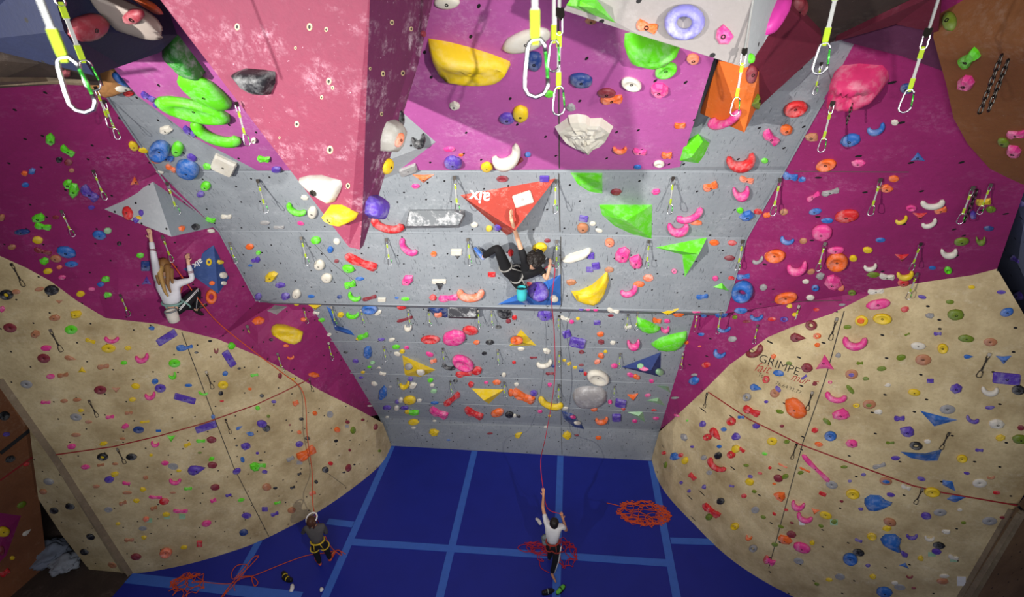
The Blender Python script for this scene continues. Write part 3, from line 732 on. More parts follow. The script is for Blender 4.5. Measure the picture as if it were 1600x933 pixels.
dome('climbing_hold', cs(1200,0,K4,[(408,420),(450,388),(560,383),(690,402),(720,440),(728,480),(690,550),(620,592),(500,606),(370,585),(385,520)]), .28, plain('hot_pink_resin', 'd8366f', .5, chalk=.2), 'hot pink', 'face', label='very large hot pink bulging hold on the upper right magenta wall', crease=.3, rnd=.3, seed=11)
dome('climbing_hold', [(1188,57),(1190,40),(1201,18),(1218,-6),(1230,-8),(1226,12),(1210,40),(1198,56)], .07, plain('magenta_resin', 'd43fa0', .45), 'magenta', 'arc', label='magenta curved hold on the right edge of the light grey ceiling volume', seed=12)
dome('climbing_hold', cs(390,460,6.22,[(210,350),(225,310),(262,290),(345,292),(440,320),(522,360),(522,385),(505,455),(440,490),(380,480),(300,445),(222,395)]), .16, HM['y'], 'yellow', 'pocket', label='large yellow grooved hold on the lower left magenta wall', crease=.4, seed=14)
dome('climbing_hold', [(892,455),(905,454),(925,445),(940,432),(948,424),(951,438),(946,455),(938,468),(928,475),(912,472),(898,466)], .15, HM['y'], 'yellow', 'crescent', label='large yellow crescent hold right of the bright blue volume above the lip', crease=.2, seed=15)
dome('climbing_hold', [(876,405),(891,396),(905,392),(920,387),(925,390),(918,399),(905,403),(886,409),(878,407)], .1, HM['w'], 'white', 'boat', label='white boat-shaped hold on the grey wall right of the boy climber', seed=16)
dome('climbing_hold', cs(800,460,K4,[(760,140),(800,150),(850,172),(905,200),(880,222),(830,228),(785,215),(758,185)]), .1, HM['g'], 'bright green', 'half-moon', label='smaller bright green half-moon hold under the lip', seed=17)
dome('climbing_hold', cs(800,460,K4,[(840,300),(900,262),(980,240),(1058,225),(1062,262),(1040,300),(1000,328),(930,337),(870,325)]), .12, HM['g'], 'bright green', 'half-moon', label='larger bright green half-moon hold beside the right magenta wall under the lip', seed=18)
dome('climbing_hold', cs(800,460,K4,[(366,610),(385,575),(430,560),(480,558),(540,565),(575,595),(572,640),(530,675),(470,685),(410,680),(375,650)]), .16, plain('grey_translucent', '9a9696', .4, chalk=.3), 'grey', 'double dome', label='large smooth grey double-dome hold on the lower grey wall', seed=19)
dome('climbing_hold', cs(1200,693,K4,[(585,335),(620,312),(680,315),(715,345),(755,358),(700,388),(645,402),(600,395),(583,365)]), .1, HM['b'], 'blue', 'teardrop', label='blue teardrop hold pointing right below the red line on the right tan wall', seed=20)
dome('climbing_hold', cs(1200,693,K4,[(680,580),(710,552),(770,548),(808,580),(798,618),(808,652),(795,652),(730,625),(690,602)]), .1, HM['b'], 'blue', 'teardrop', label='blue teardrop hold with a purple hold at its lower tip on the right tan wall', seed=21)
dome('climbing_hold', cs(1200,693,K4,[(800,652),(815,650),(852,672),(846,690),(815,686)]), .04, HM['v'], 'purple', 'tail', label='small purple hold touching the tip of the lower blue teardrop hold', seed=22)
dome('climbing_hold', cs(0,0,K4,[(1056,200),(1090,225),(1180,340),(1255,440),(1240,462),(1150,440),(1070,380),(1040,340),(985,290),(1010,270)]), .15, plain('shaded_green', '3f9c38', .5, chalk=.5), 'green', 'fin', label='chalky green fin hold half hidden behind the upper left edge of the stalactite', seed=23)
dome('climbing_hold', cs(0,0,K4,[(545,-30),(705,-30),(725,90),(705,183),(680,180),(640,130),(590,50)]), .3, plain('grey_brown_horn', '8c8078', .7), 'grey brown', 'horn', label='grey-brown horn-shaped hold sticking down from the dark blue ceiling volume', seed=24)
dome('climbing_hold', cs(0,0,K4,[(800,-10),(880,-10),(925,30),(952,75),(920,78),(880,50)]), .08, HM['o'], 'orange', 'rim', label='orange hold squeezed between dark blue ceiling volume and stalactite', seed=25)
dome('climbing_hold', cs(0,0,K4,[(530,470),(600,450),(690,410),(720,430),(800,510),(740,540),(660,555),(600,530)]), .15, plain('tan_block', 'b07d4c', .6), 'tan', 'block', label='tan block hold below the lower point of the dark blue ceiling volume', seed=26)
rebuild()
for (x, y, wd_, rt, par) in ((749,308,33,172,'red'), (309,412,17,215,'blue')):
    vo = [it['o'] for it in ITEMS if it['fixed'] and 'aix' in it['fixed'] and it['c'].endswith(par)][0]
    lettering('lettering', 'aix', x, y, wd_, rt, M['white'], offset=.02, parent=vo, off=.004, sy=1.0)

# ---------------------------------------------------------------- the many small holds
def shape2d(s, rr):
    if s in 'odjr': return [(math.cos(i*math.tau/16)*.5*(1+(rr.random()-.5)*(.12 if s == 'o' else .02)), math.sin(i*math.tau/16)*.5*(1+(rr.random()-.5)*(.12 if s == 'o' else .02))) for i in range(16)]
    if s == 'j': return [(math.cos(i*math.tau/16)*.5, math.sin(i*math.tau/16)*.5) for i in range(16)]
    if s == 'b': return [(-.5,-.42),(-.44,-.5),(.44,-.5),(.5,-.42),(.5,.42),(.44,.5),(-.44,.5),(-.5,.42)]
    if s == 't': return [(-.5,.5),(-.25,.05),(0,-.5),(.25,.02),(.5,.5),(0,.42)]
    if s == 'T': return [(-.5,-.5),(-.25,-.05),(0,.5),(.25,-.02),(.5,-.5),(0,-.42)]
    if s == 'l': return [(-.5,0),(-.44,-.3),(-.25,-.5),(0,-.42),(.25,-.22),(.5,0),(.25,.2),(0,.42),(-.25,.5),(-.44,.3)]
    if s == 'a':
        k = rr.choice((6, 7, 8)); a0 = rr.random()*6
        return [(math.cos(a0+i*math.tau/k)*.5*(.8+.4*rr.random()), math.sin(a0+i*math.tau/k)*.5*(.8+.4*rr.random())) for i in range(k)]
    if s == 'f': return [(-.5,-.1),(-.42,-.42),(-.2,-.38),(.05,-.26),(.3,-.4),(.46,-.4),(.5,0),(.44,.4),(.25,.3),(0,.3),(-.25,.5),(-.42,.4),(-.5,.15)]
def build_hold(x, y, w_, h_, rot, c, s, seed):
    """returns (mesh verts, faces, location, bolt spot) for a hold covering w x h pixels turned by rot"""
    f = frame(x, y)
    if f is None: return None
    p, n, du, dv = f; rr = random.Random(seed)
    a = math.radians(rot); ca, sa = math.cos(a), math.sin(a)
    def at(u, v, h): X = u*w_; Y = v*h_; return du*(X*ca+Y*sa)+dv*(-X*sa+Y*ca)+n*h
    unit = (du.length+dv.length)/2; hm = min(.2, max(.012, .32*min(w_, h_)*unit))
    V = []; Fs = []
    if s == 'c' or s == 'r':
        k = 8; m = 13 if s == 'c' else 16; W_ = 1
        for i in range(m):
            t = i/(m-1) if s == 'c' else i/m
            if s == 'c': th = math.pi*(1.08-t*1.16); cu, cv = math.cos(th)*.38, math.sin(th)*.5-.22; r = .19*(.42+.58*math.sin(math.pi*min(1, max(0, t)))**.7); dx, dy = math.cos(th), math.sin(th)
            else: th = math.tau*t; dx, dy = math.cos(th), math.sin(th); cu, cv = dx*.34, dy*.34; r = .16
            for j in range(k):
                q = math.tau*j/k
                V.append(at(cu+dx*r*math.cos(q)*1.0, cv+dy*r*math.cos(q)*(1.5 if s == 'c' else 1), (math.sin(q)*.75+.45)*hm*(r/.16)))
        mm = m-1 if s == 'c' else m
        for i in range(mm):
            for j in range(k): Fs.append([i*k+j, i*k+(j+1) % k, ((i+1) % m)*k+(j+1) % k, ((i+1) % m)*k+j])
        if s == 'c': Fs += [list(range(k)), list(range(m*k-1, m*k-k-1, -1))]
        bolt = at(0, .3, hm*1.1) if s == 'c' else None
        return V, Fs, p, bolt, n, hm, True
    ol = shape2d(s, rr); m = len(ol)
    prof_ = {'o': [(1,0),(1,.35),(.9,.7),(.68,.92),(.35,1.0)], 'd': [(1,0),(1,.25),(.93,.38),(.5,.42),(.2,.38),(.16,.15)], 'j': [(1,0),(1.,.6),(.86,.95),(.66,.95),(.5,.6),(.2,.5)],
             'b': [(1,0),(1,.4),(.86,.75),(.5,.75)], 't': [(1,0),(.96,.25),(.5,.7),(.2,.9)], 'T': [(1,0),(.96,.25),(.5,.7),(.2,.9)], 'l': [(1,0),(1,.3),(.85,.7),(.5,1.0),(.2,1.0)],
             'a': [(1,0),(.97,.35),(.7,.85),(.35,.95)], 'f': [(1,0),(1,.4),(.8,.85),(.4,1.0)]}[s]
    for sc, hh in prof_:
        for u, v in ol:
            jt = 1+(rr.random()-.5)*(.25 if s in 'af' and hh > 0 else .05)
            V.append(at(u*sc, v*sc, hh*hm*jt+(0 if hh else -.01)))
    R = len(prof_)
    for r in range(R-1):
        for i in range(m): Fs.append([r*m+i, r*m+(i+1) % m, (r+1)*m+(i+1) % m, (r+1)*m+i])
    V.append(at(0, 0, prof_[-1][1]*hm)); Fs += [[(R-1)*m+i, (R-1)*m+(i+1) % m, len(V)-1] for i in range(m)]
    Fs.append(list(range(m-1, -1, -1)))
    return V, Fs, p, at(0, 0, prof_[-1][1]*hm), n, hm, s in 'odjl'
SN = {'o': 'round', 'd': 'flat disc', 'j': 'scooped', 'b': 'block', 't': 'triangular', 'T': 'downward wedge', 'l': 'teardrop', 'a': 'craggy', 'f': 'elongated', 'c': 'crescent', 'r': 'ring'}
HOLDS = []
def table(ox, oy, txt):
    for it in txt.replace('\n', ' ').split(';'):
        it = it.strip()
        if not it: continue
        q = it.split(); x, y, w_, h_ = map(float, q[:4]); rot = float(q[4]); c, s = q[5], q[6]
        HOLDS.append((ox+x/K4, oy+y/K4, w_/K4, h_/K4, rot, c, s))
table(0,0,'''530 165 230 150 20 R o;812 98 130 80 10 R o;355 255 60 50 0 p a;400 440 60 40 0 R a;745 480 130 75 -30 b j;755 540 110 38 0 w l;782 566 65 28 0 r o;
900 585 95 36 -30 v f;965 640 75 28 -20 v f;1155 795 95 38 -32 v f;1250 550 370 125 -30 g o;1180 660 470 105 -14 g j;1315 810 330 75 -20 g c;1010 785 78 50 0 w a;308 845 62 75 0 g a;410 915 95 45 -35 g f;
810 885 65 50 -40 y o;872 910 65 35 -5 y o;975 905 125 110 0 b j;1080 900 72 86 0 g o;1543 848 34 30 0 w r''')
table(400,0,'''870 850 45 95 -20 u o;990 845 85 72 20 k c;880 722 30 105 0 k o;1160 12 155 70 0 w o;1015 205 26 40 0 R o;1205 640 70 48 0 w a;1525 715 95 64 0 v o;1607 684 100 92 0 y o;1640 240 300 120 18 w o;1180 905 60 25 0 p o''')
table(800,0,'''135 365 100 110 0 B o;420 482 145 85 -5 B o;225 568 62 40 0 g o;725 505 128 72 -15 w j;890 545 112 85 0 p a;605 600 135 56 3 o f;575 562 110 55 0 R o;935 422 140 80 20 g j;1100 355 78 62 0 u o;
820 160 130 75 -18 o f;1285 210 108 108 0 p a;1445 355 40 66 0 g o;1455 450 70 115 -10 R o;1475 612 72 92 -20 G t;1300 718 200 82 18 p c;1020 760 68 36 0 o f;360 650 60 45 0 s a;-30 944 185 105 30 w c;
655 905 88 40 0 o c;775 920 82 36 -10 p f;480 125 70 40 0 n o;1050 125 250 215 10 L r''')
table(1200,0,'''190 35 112 105 0 R o;165 655 150 84 15 r j;18 832 108 66 -45 p f;110 785 76 60 10 o o;845 535 82 62 0 B o;660 780 115 62 20 b c;503 848 120 75 12 b o;270 830 84 60 0 n a;770 742 60 36 0 w a;
1225 350 130 84 38 g f;1210 500 104 88 0 p a;1105 130 85 120 0 G o;1432 862 76 44 -25 G o;1510 812 120 46 3 p f;1500 915 100 70 -15 p a''')
table(0,230,'''360 75 44 36 0 k a;415 90 52 36 0 R o;435 140 34 24 0 n o;150 158 42 32 0 o a;195 143 46 42 0 b a;155 228 46 28 0 b o;410 222 60 56 40 g a;448 262 66 84 0 g a;545 278 125 66 -42 v f;555 365 42 25 0 v o;818 202 56 52 0 o t;
12 425 40 40 0 n o;235 428 86 55 0 g a;262 480 102 40 -10 g f;340 425 42 24 0 R o;135 515 94 34 0 B o;605 532 86 52 -12 b o;655 506 50 36 0 c o;725 583 28 25 0 k r;230 562 66 42 -15 y o;405 635 122 62 -15 b o;75 605 48 30 0 n o;
262 632 112 30 -15 R f;272 690 56 46 0 g a;342 675 70 40 -15 n o;435 710 80 36 0 b o;362 728 35 24 0 o o;292 752 54 34 0 y o;378 790 46 26 0 p o;852 656 48 32 0 g o;885 720 56 58 0 B b;890 808 60 52 0 v t;645 800 56 46 0 g a;
612 832 44 28 0 b o;558 862 44 22 0 p o;490 890 52 36 0 y o;655 897 60 38 0 g a;315 868 86 60 0 k o;240 862 58 26 10 n o;45 893 84 60 -10 k r;45 895 40 26 0 y o;98 878 54 28 0 n o;
778 402 60 86 15 r o;858 398 34 44 0 v a;842 430 38 28 0 y a;828 442 42 40 0 v a;1103 492 42 38 0 o a;1187 485 48 38 -15 k o;1283 508 50 24 0 w a;1280 440 62 30 -12 g f;
1015 62 84 36 -15 b f;950 72 60 40 -10 o o;1165 60 66 36 -25 v o;1145 125 148 106 -22 b o;1042 126 76 30 -30 o f;970 148 52 18 -20 w f;1260 115 66 36 -15 g a;1362 105 146 84 -25 w b;1252 232 60 54 0 g o;1220 283 48 34 0 v o;1375 420 66 26 0 w f;
1518 602 50 34 0 o o;1541 688 30 24 0 v o;1521 718 26 14 0 b o;1270 697 36 46 0 y r;1337 697 36 32 0 y a;1353 778 40 40 0 w o;1357 826 30 26 0 w o;1288 826 36 28 0 o o;1285 905 70 92 0 o r''')
table(400,230,'''48 68 80 34 -5 g f;125 132 64 34 0 v o;795 115 100 54 70 y o;925 136 108 44 22 s b;1170 12 62 24 0 p o;1245 46 30 16 0 o o;1197 88 110 72 -5 v o;1402 115 74 54 0 y o;1017 190 132 50 0 o T;970 235 50 26 0 p o;1497 190 72 34 0 R j;
245 375 130 50 -25 g c;345 393 58 72 0 w o;272 462 44 20 -15 p o;55 458 62 24 0 s o;140 485 66 20 0 s f;298 305 52 28 -10 w a;800 468 212 64 -14 r c;1327 470 44 30 0 w o;1416 492 40 34 0 y o;1472 482 44 40 0 v o;
365 563 62 44 0 g o;492 571 44 34 -20 w o;453 620 36 36 0 b o;490 691 30 22 0 R o;640 695 208 58 -22 r f;925 605 135 58 -42 p c;1080 648 38 30 0 o o;1218 636 66 36 0 w b;1224 662 50 34 0 k T;1432 772 46 28 0 r b;1548 642 40 50 0 r a;
15 640 30 26 0 g o;10 682 30 36 0 v o;92 785 84 58 30 y a;150 836 60 36 0 v a;248 888 54 54 0 w o;388 712 66 60 0 w o;433 791 68 54 -10 w o;562 735 76 46 -10 g o;572 832 70 44 15 g f;630 798 52 22 0 b o;920 808 86 58 20 p a;1112 815 86 26 0 w b;1116 842 60 56 0 k T;
178 902 60 44 0 v a;335 905 44 18 0 b o;508 908 30 22 0 B o;598 905 82 40 -25 g c;690 915 88 26 15 R f;765 925 48 24 0 w b;855 915 26 14 0 b o;908 921 54 20 0 g o;1075 912 46 40 0 r a;1170 914 122 42 5 p f;1305 888 168 70 0 u c;15 905 40 40 0 v o''')
table(800,230,'''68 315 116 80 18 w b;197 190 56 36 0 v b;632 270 66 38 0 R o;875 268 60 38 15 p a;1080 412 175 58 22 p c;1117 457 78 30 -3 o o;1008 488 132 76 0 p c;1205 236 90 50 18 o f;1425 197 88 40 -15 u f;1390 268 104 84 5 p c;1385 382 40 34 0 g o;
1425 415 88 66 25 b a;1495 390 56 32 0 r o;1542 412 36 28 0 o o;435 432 52 34 -10 v b;430 487 70 58 0 n o;490 463 38 24 0 w o;528 505 46 22 -15 w o;1390 78 178 96 8 r c;1535 80 42 30 0 g o;97 42 38 28 0 b o;940 46 64 38 0 o f;893 95 66 36 0 w r;762 118 48 24 0 b o;40 85 62 28 35 R f;
168 610 92 62 12 y o;215 567 38 24 0 R o;478 658 42 38 0 v b;510 720 46 40 10 v b;472 742 42 30 0 v b;590 743 54 32 0 n o;360 820 62 36 0 n a;592 577 58 52 0 u o;670 652 95 84 30 p a;752 692 90 84 -20 p a;1228 578 58 34 0 o o;1337 580 54 30 0 r o;1322 672 66 30 0 R o;985 750 34 28 0 p r;
828 792 64 40 0 u o;712 868 112 56 25 p c;770 830 66 34 0 o o;1235 795 36 30 20 p o;1332 795 40 22 0 r o;1405 785 82 34 5 b f;1405 865 130 122 0 b r;1497 685 74 38 25 s c;1548 660 28 46 0 o o;1528 850 46 36 0 s o;1155 906 74 30 5 b f;
165 880 118 116 0 v o;105 830 42 26 0 r a;253 918 46 40 0 w o''')
table(1200,230,'''355 105 122 70 10 o j;550 97 90 44 0 p a;910 55 90 54 0 b t;765 190 66 36 0 o o;722 250 78 48 0 o a;137 176 92 44 -10 b f;207 196 50 34 0 b a;275 300 90 36 32 p f;380 272 110 38 14 s f;287 390 80 36 8 b o;98 392 48 38 0 n o;3 410 32 28 0 o o;
480 415 152 72 8 r o;360 445 74 32 0 b o;330 515 122 96 0 p o;870 367 66 34 0 p r;1000 340 152 54 3 w c;1048 381 78 38 10 o f;922 420 88 44 0 r T;812 440 82 38 25 y c;980 460 102 42 22 w c;1308 330 96 42 5 y f;1353 376 62 36 0 G o;1245 410 40 50 0 v o;1340 492 62 28 0 B o;
1175 570 95 44 8 G o;1290 560 60 48 0 G c;118 563 86 44 -15 b c;215 568 48 34 0 n o;683 563 60 26 0 b o;605 623 60 36 -5 y o;1098 636 106 54 0 w c;48 658 116 80 0 o j;412 625 106 40 5 p o;420 690 132 100 5 o j;518 673 50 36 0 y o;812 672 86 46 0 r T;622 725 84 40 10 w c;
180 728 126 78 12 p c;262 755 50 30 15 n o;320 782 54 40 0 s a;640 773 78 30 0 G o;722 785 94 36 -8 w f;832 772 106 50 5 y c;1092 742 48 40 0 g r;998 732 46 20 0 b o;822 822 74 38 0 r o;392 820 112 84 0 p a;230 815 42 26 0 w o;288 851 48 34 0 b r;443 852 44 36 0 o o;
510 880 50 30 0 G r;655 875 100 36 3 w f;108 912 142 60 10 o j;257 912 50 30 0 w o;937 910 52 24 -12 v o;1237 850 42 22 0 y o;1417 880 56 24 0 v o;1540 340 50 44 0 v o;1510 680 66 34 -25 v f;1537 900 66 56 0 v o''')
table(0,460,'''15 90 38 38 0 p a;360 47 46 24 0 n T;333 142 70 42 0 n a;460 122 72 52 10 y a;62 203 82 54 -12 R d;216 240 72 44 20 n a;433 214 78 54 0 g d;282 325 66 34 0 p o;267 388 78 54 -10 R d;428 388 74 28 -12 n l;550 283 64 26 -18 y f;680 272 92 42 0 p c;
660 328 86 50 0 y d;777 326 40 26 0 y o;865 384 86 56 15 p c;922 205 42 26 0 b a;1013 262 132 46 32 v b;1100 325 62 40 0 b o;1140 322 66 26 15 b f;1405 313 50 42 0 g a;1313 340 28 36 0 R c;1392 390 104 46 -58 v b;1276 283 24 14 0 k o;1193 353 26 14 0 k o;1453 450 22 14 10 k o;
1060 418 72 50 0 g d;753 415 40 24 0 g o;628 438 72 32 8 n f;498 456 54 38 0 y t;308 498 52 30 0 p o;383 490 66 30 8 n f;162 545 74 46 -12 s d;1050 492 48 42 30 g c;1368 480 36 28 20 b o;1545 490 48 22 5 g f;610 580 76 50 0 R d;706 582 54 34 0 n T;824 557 54 34 -8 y o;
942 528 42 34 20 b o;974 570 68 50 0 v d;1145 552 46 20 0 b o;914 613 68 46 15 p c;805 638 42 26 0 y o;1124 633 132 38 -15 v b;1234 600 60 22 -10 g c;1355 550 62 48 0 y d;1342 600 30 26 20 k o;1348 648 26 12 0 r o;1518 575 24 16 0 o o;278 655 60 22 0 p f;390 647 44 22 0 n o;
468 640 50 22 0 n o;462 745 72 42 -10 s d;492 705 36 20 0 y o;668 744 52 24 8 p f;782 720 48 22 5 n f;538 774 42 20 0 n o;763 800 50 32 15 p a;842 822 68 42 0 B d;880 774 60 16 5 y f;963 828 32 14 0 b b;462 853 58 22 0 n o;744 876 36 14 0 n o;1252 805 130 40 18 v b;
1294 742 26 26 0 b o;1453 810 44 20 28 b l;1522 847 46 32 -8 b a;1285 882 60 38 0 R o;1040 877 54 42 0 g T;1220 890 56 24 0 g f;628 906 52 28 10 y a;942 906 52 34 -15 p c;1138 914 44 26 25 y f;437 922 52 32 0 p o;1495 920 64 46 8 v a;1437 918 16 10 0 k o;
25 738 66 56 15 k d;38 850 44 28 10 v o''')
table(400,460,'''5 82 70 60 -20 r a;16 160 84 50 0 o a;60 75 40 18 0 o o;92 275 26 20 0 k r;290 153 38 28 0 o a;182 312 34 20 0 o o;210 382 44 24 10 o c;350 490 74 32 -3 o a;247 60 32 14 0 y o;362 72 112 42 0 y T;367 112 42 18 -10 w f;400 155 42 22 0 g a;515 122 44 32 0 y a;
588 122 80 34 0 g c;692 85 96 52 0 b j;742 110 46 26 30 w o;446 242 30 16 0 w r;650 252 70 32 20 g f;622 270 32 18 0 y a;762 273 40 18 0 v o;825 274 40 20 10 w o;885 75 56 26 0 r o;905 150 102 20 16 R f;925 197 48 36 0 w c;1108 122 50 28 0 u o;1510 105 90 68 -20 k o;
1472 195 36 20 0 k r;1533 160 32 26 0 R o;1060 270 114 44 0 r j;1205 257 142 84 5 p o;1303 215 92 50 -8 r o;1340 290 38 24 0 o o;1420 287 50 26 0 k r;545 350 26 12 0 k r;680 350 54 80 0 b a;605 403 38 22 -10 v o;852 317 46 24 0 g o;915 323 30 20 0 p o;890 345 34 24 0 y a;
860 360 44 22 -15 w o;708 412 34 16 0 c r;747 442 34 16 0 w t;690 440 28 16 0 g a;650 472 26 14 0 y o;770 480 42 20 -15 w f;638 505 28 12 0 v o;1055 362 50 24 -20 p o;1078 403 42 26 20 u f;1172 435 82 30 -15 k c;1260 410 140 74 -25 p j;1342 460 62 44 10 r o;1265 478 106 34 8 r f;
1387 357 30 20 0 k o;1506 487 28 24 0 w o;1212 523 28 16 0 k r;718 542 42 24 -10 w a;772 598 52 84 -20 b a;815 562 26 16 0 s o;905 545 64 38 20 y c;955 550 50 34 20 w a;938 512 34 24 0 v o;1060 520 34 22 10 g o;1070 550 30 18 0 w o;1080 586 40 24 0 c o;935 638 78 46 0 y o;
880 640 30 26 0 w o;992 643 32 18 0 w o;858 650 28 20 0 v o;1190 635 118 38 38 r f;1308 545 36 34 0 r a;1398 535 26 16 0 p o;1463 532 52 26 0 o o;1548 595 30 44 0 o o;1085 658 50 16 0 b o;690 678 32 12 0 w o;797 685 50 24 0 v o;855 688 32 28 0 w o;903 688 50 20 0 v o;
960 714 84 32 0 g a;920 712 36 24 0 y a;1112 715 118 44 -22 p f;1325 718 122 42 -26 r f;1467 715 80 42 15 o o;1540 727 50 34 0 k o;958 774 66 36 0 y o;1084 768 24 12 0 w o;957 810 28 14 0 w o;1080 835 72 44 -12 y a;1420 845 36 12 5 R o;1168 884 26 10 0 b o;797 745 24 12 0 w o;
930 435 44 36 -30 s o;1000 468 50 34 0 w o;10 690 28 26 0 g o;35 615 26 22 0 k o;108 652 32 18 0 v o;240 660 36 36 20 o f;75 740 22 20 0 G o;35 785 64 44 -5 v o;62 812 50 40 0 k o;275 757 30 18 0 k o;205 793 16 10 0 R o;357 722 28 28 0 o o;448 728 38 42 0 s d;262 838 26 22 0 o o;
310 873 30 24 0 k r;262 908 46 34 15 v o;485 890 24 18 30 k o;555 775 26 22 0 R o;492 822 34 34 0 o o;588 825 30 44 -10 G o;725 805 22 38 -15 R o;648 762 18 16 0 R o;225 515 22 16 0 y o;145 495 24 36 0 R o''')
table(800,460,'''203 122 90 62 0 v a;15 138 30 28 0 r o;322 145 60 24 -22 w f;400 147 26 18 0 y a;362 165 30 22 0 p o;517 170 40 24 0 v b;462 90 30 16 0 p o;508 92 32 18 0 p o;420 90 30 16 0 v o;615 97 74 28 -15 w f;600 128 36 14 0 R o;705 197 44 22 5 w f;880 157 54 32 -10 o f;942 160 38 24 0 p o;
930 208 54 36 5 p c;945 108 130 36 0 y T;1010 118 66 28 0 o o;333 238 50 40 20 v b;398 290 96 52 -12 v b;537 240 44 28 5 o o;540 287 44 28 -10 R a;612 292 34 24 0 w a;738 295 78 58 5 p c;1060 292 26 22 0 o o;212 343 50 32 -20 w a;55 330 42 20 0 w o;422 347 32 20 0 R r;
567 347 24 18 0 y a;540 370 44 32 -20 o a;518 408 40 26 25 u o;317 400 22 12 0 y b;347 420 26 16 15 y b;383 443 24 14 0 y b;422 428 30 14 0 R o;420 460 26 16 0 B b;197 417 98 40 12 w c;130 383 46 12 0 R f;12 412 24 18 0 r o;250 435 24 14 0 B o;622 433 42 26 0 p o;230 480 52 16 0 R f;
523 497 138 76 -15 w j;445 480 20 22 0 r o;720 488 46 22 -15 p o;757 500 46 26 -20 o o;848 525 30 22 0 p o;780 435 40 34 0 c o;800 452 60 26 -10 p o;890 468 42 40 0 c o;40 280 56 56 0 o r;70 615 146 54 -25 o f;132 597 46 32 0 v o;28 545 30 20 0 w o;228 547 30 24 0 p a;235 655 158 50 -18 y c;
320 690 46 14 0 w o;735 625 66 42 5 o T;825 612 38 18 10 p o;660 658 66 42 -10 v b;595 650 26 22 0 p r;497 695 42 24 0 o o;678 695 26 18 0 r a;862 703 32 12 0 r o;395 780 34 26 0 w o;370 745 28 22 0 p o;545 760 80 36 8 o c;635 745 54 38 0 v b;745 768 32 18 0 p o;875 752 38 16 0 p o;
205 805 26 12 0 w o;228 737 18 14 0 y o;170 710 28 16 0 p o;38 738 30 16 -20 k o;15 735 26 18 0 w o;42 852 52 34 35 y l;335 855 54 48 0 y a;392 855 26 14 0 R o;525 870 36 22 0 o o;1180 427 52 34 0 r o;1110 522 60 48 0 b o;1108 488 38 18 0 s o;990 628 46 16 0 s o;1263 357 74 48 -20 b c;
1150 242 40 18 0 b o;1340 270 52 36 0 s o;1290 210 82 36 5 b c;1272 118 76 36 5 b o;1165 125 38 24 0 b o;1390 97 84 34 0 b o;1488 138 82 44 0 b c;1355 138 34 22 0 G o;1425 165 50 18 0 R o;1120 105 52 16 0 p f;1000 735 30 18 -30 p o;1140 315 22 10 0 o o;
1480 345 108 62 28 R c;1482 567 72 42 -15 b l;1432 622 48 50 0 s r;1547 515 40 46 0 r r;1545 652 26 18 0 v o;1455 708 108 48 -25 r f;1338 770 52 48 -30 r r;1392 745 40 22 0 b f;1485 800 52 36 -20 v a;1160 787 42 42 0 v a;1238 848 92 46 -50 r l;1193 865 48 42 0 r r;1288 820 34 26 -15 b o;
1048 865 36 52 20 s a;1363 865 54 46 0 v a;1355 925 34 16 0 G o;1260 925 28 14 0 b o;1095 925 22 14 0 v o;1065 767 14 12 0 g o''')
table(1200,460,'''133 72 38 30 0 y a;165 122 38 24 0 y o;25 150 52 26 0 r o;100 152 50 34 0 v r;295 93 38 22 0 r o;450 63 40 16 0 s o;670 60 152 62 10 p o;265 185 72 60 -15 R r;183 263 96 56 -5 R l;300 252 48 36 0 o r;300 307 34 26 0 o o;34 377 30 30 0 o o;128 418 38 22 -10 G o;65 478 68 36 -12 b o;
238 445 68 54 -15 R o;220 503 40 20 35 v f;345 410 112 90 0 p t;283 543 34 30 0 R a;62 575 46 26 -50 v o;42 600 56 54 0 n d;170 690 152 100 -42 o o;72 712 50 24 -18 G o;378 533 26 20 0 p r;568 160 80 64 0 y d;565 158 50 40 0 o o;695 147 116 64 -5 y j;830 90 52 40 12 r a;482 198 48 26 0 G o;
528 290 152 84 -3 p c;428 370 40 34 0 s a;558 417 40 22 0 G f;690 451 58 28 5 G o;808 383 58 36 10 G o;595 512 38 24 0 G a;508 485 78 58 0 n d;508 487 42 30 0 v o;500 577 68 28 -50 G o;412 622 136 58 -12 p c;445 730 112 70 0 p a;537 674 44 26 0 y r;615 668 82 54 0 n d;612 672 46 26 0 G o;
730 550 44 26 0 w a;668 712 58 34 0 w a;888 595 78 40 -8 y o;985 525 42 26 0 v b;912 312 94 46 -3 w o;942 397 98 66 0 n d;1060 327 64 60 0 y j;1030 238 48 26 0 v f;1140 122 100 68 0 G o;983 128 62 40 0 s a;1105 46 52 26 0 G o;1203 268 98 44 -5 G o;1218 378 60 26 0 b l;1430 398 98 52 0 b T;
1450 107 86 50 15 b o;1447 510 168 66 -5 v b;1520 580 82 58 0 k o;1345 582 108 60 -5 w c;1140 570 82 62 0 v a;1090 698 96 56 0 s d;798 752 66 36 0 v f;845 832 88 72 0 v a;1240 758 84 40 -20 v c;1347 687 58 22 5 v o;1392 787 106 56 -5 w a;1535 810 42 32 0 R o;1410 872 62 40 0 y a;1530 878 98 54 0 G o;
898 915 82 48 -8 k r;968 892 44 26 0 w o;742 900 52 20 0 G f;285 825 42 32 0 r a;380 858 74 56 -5 b j;85 800 26 20 0 R o;358 772 60 26 -38 G o;510 905 72 56 0 p a;308 910 52 26 -10 o o;25 892 62 48 0 y d;115 895 38 28 0 G a;845 243 34 14 20 G f;1350 290 84 48 0 n d''')
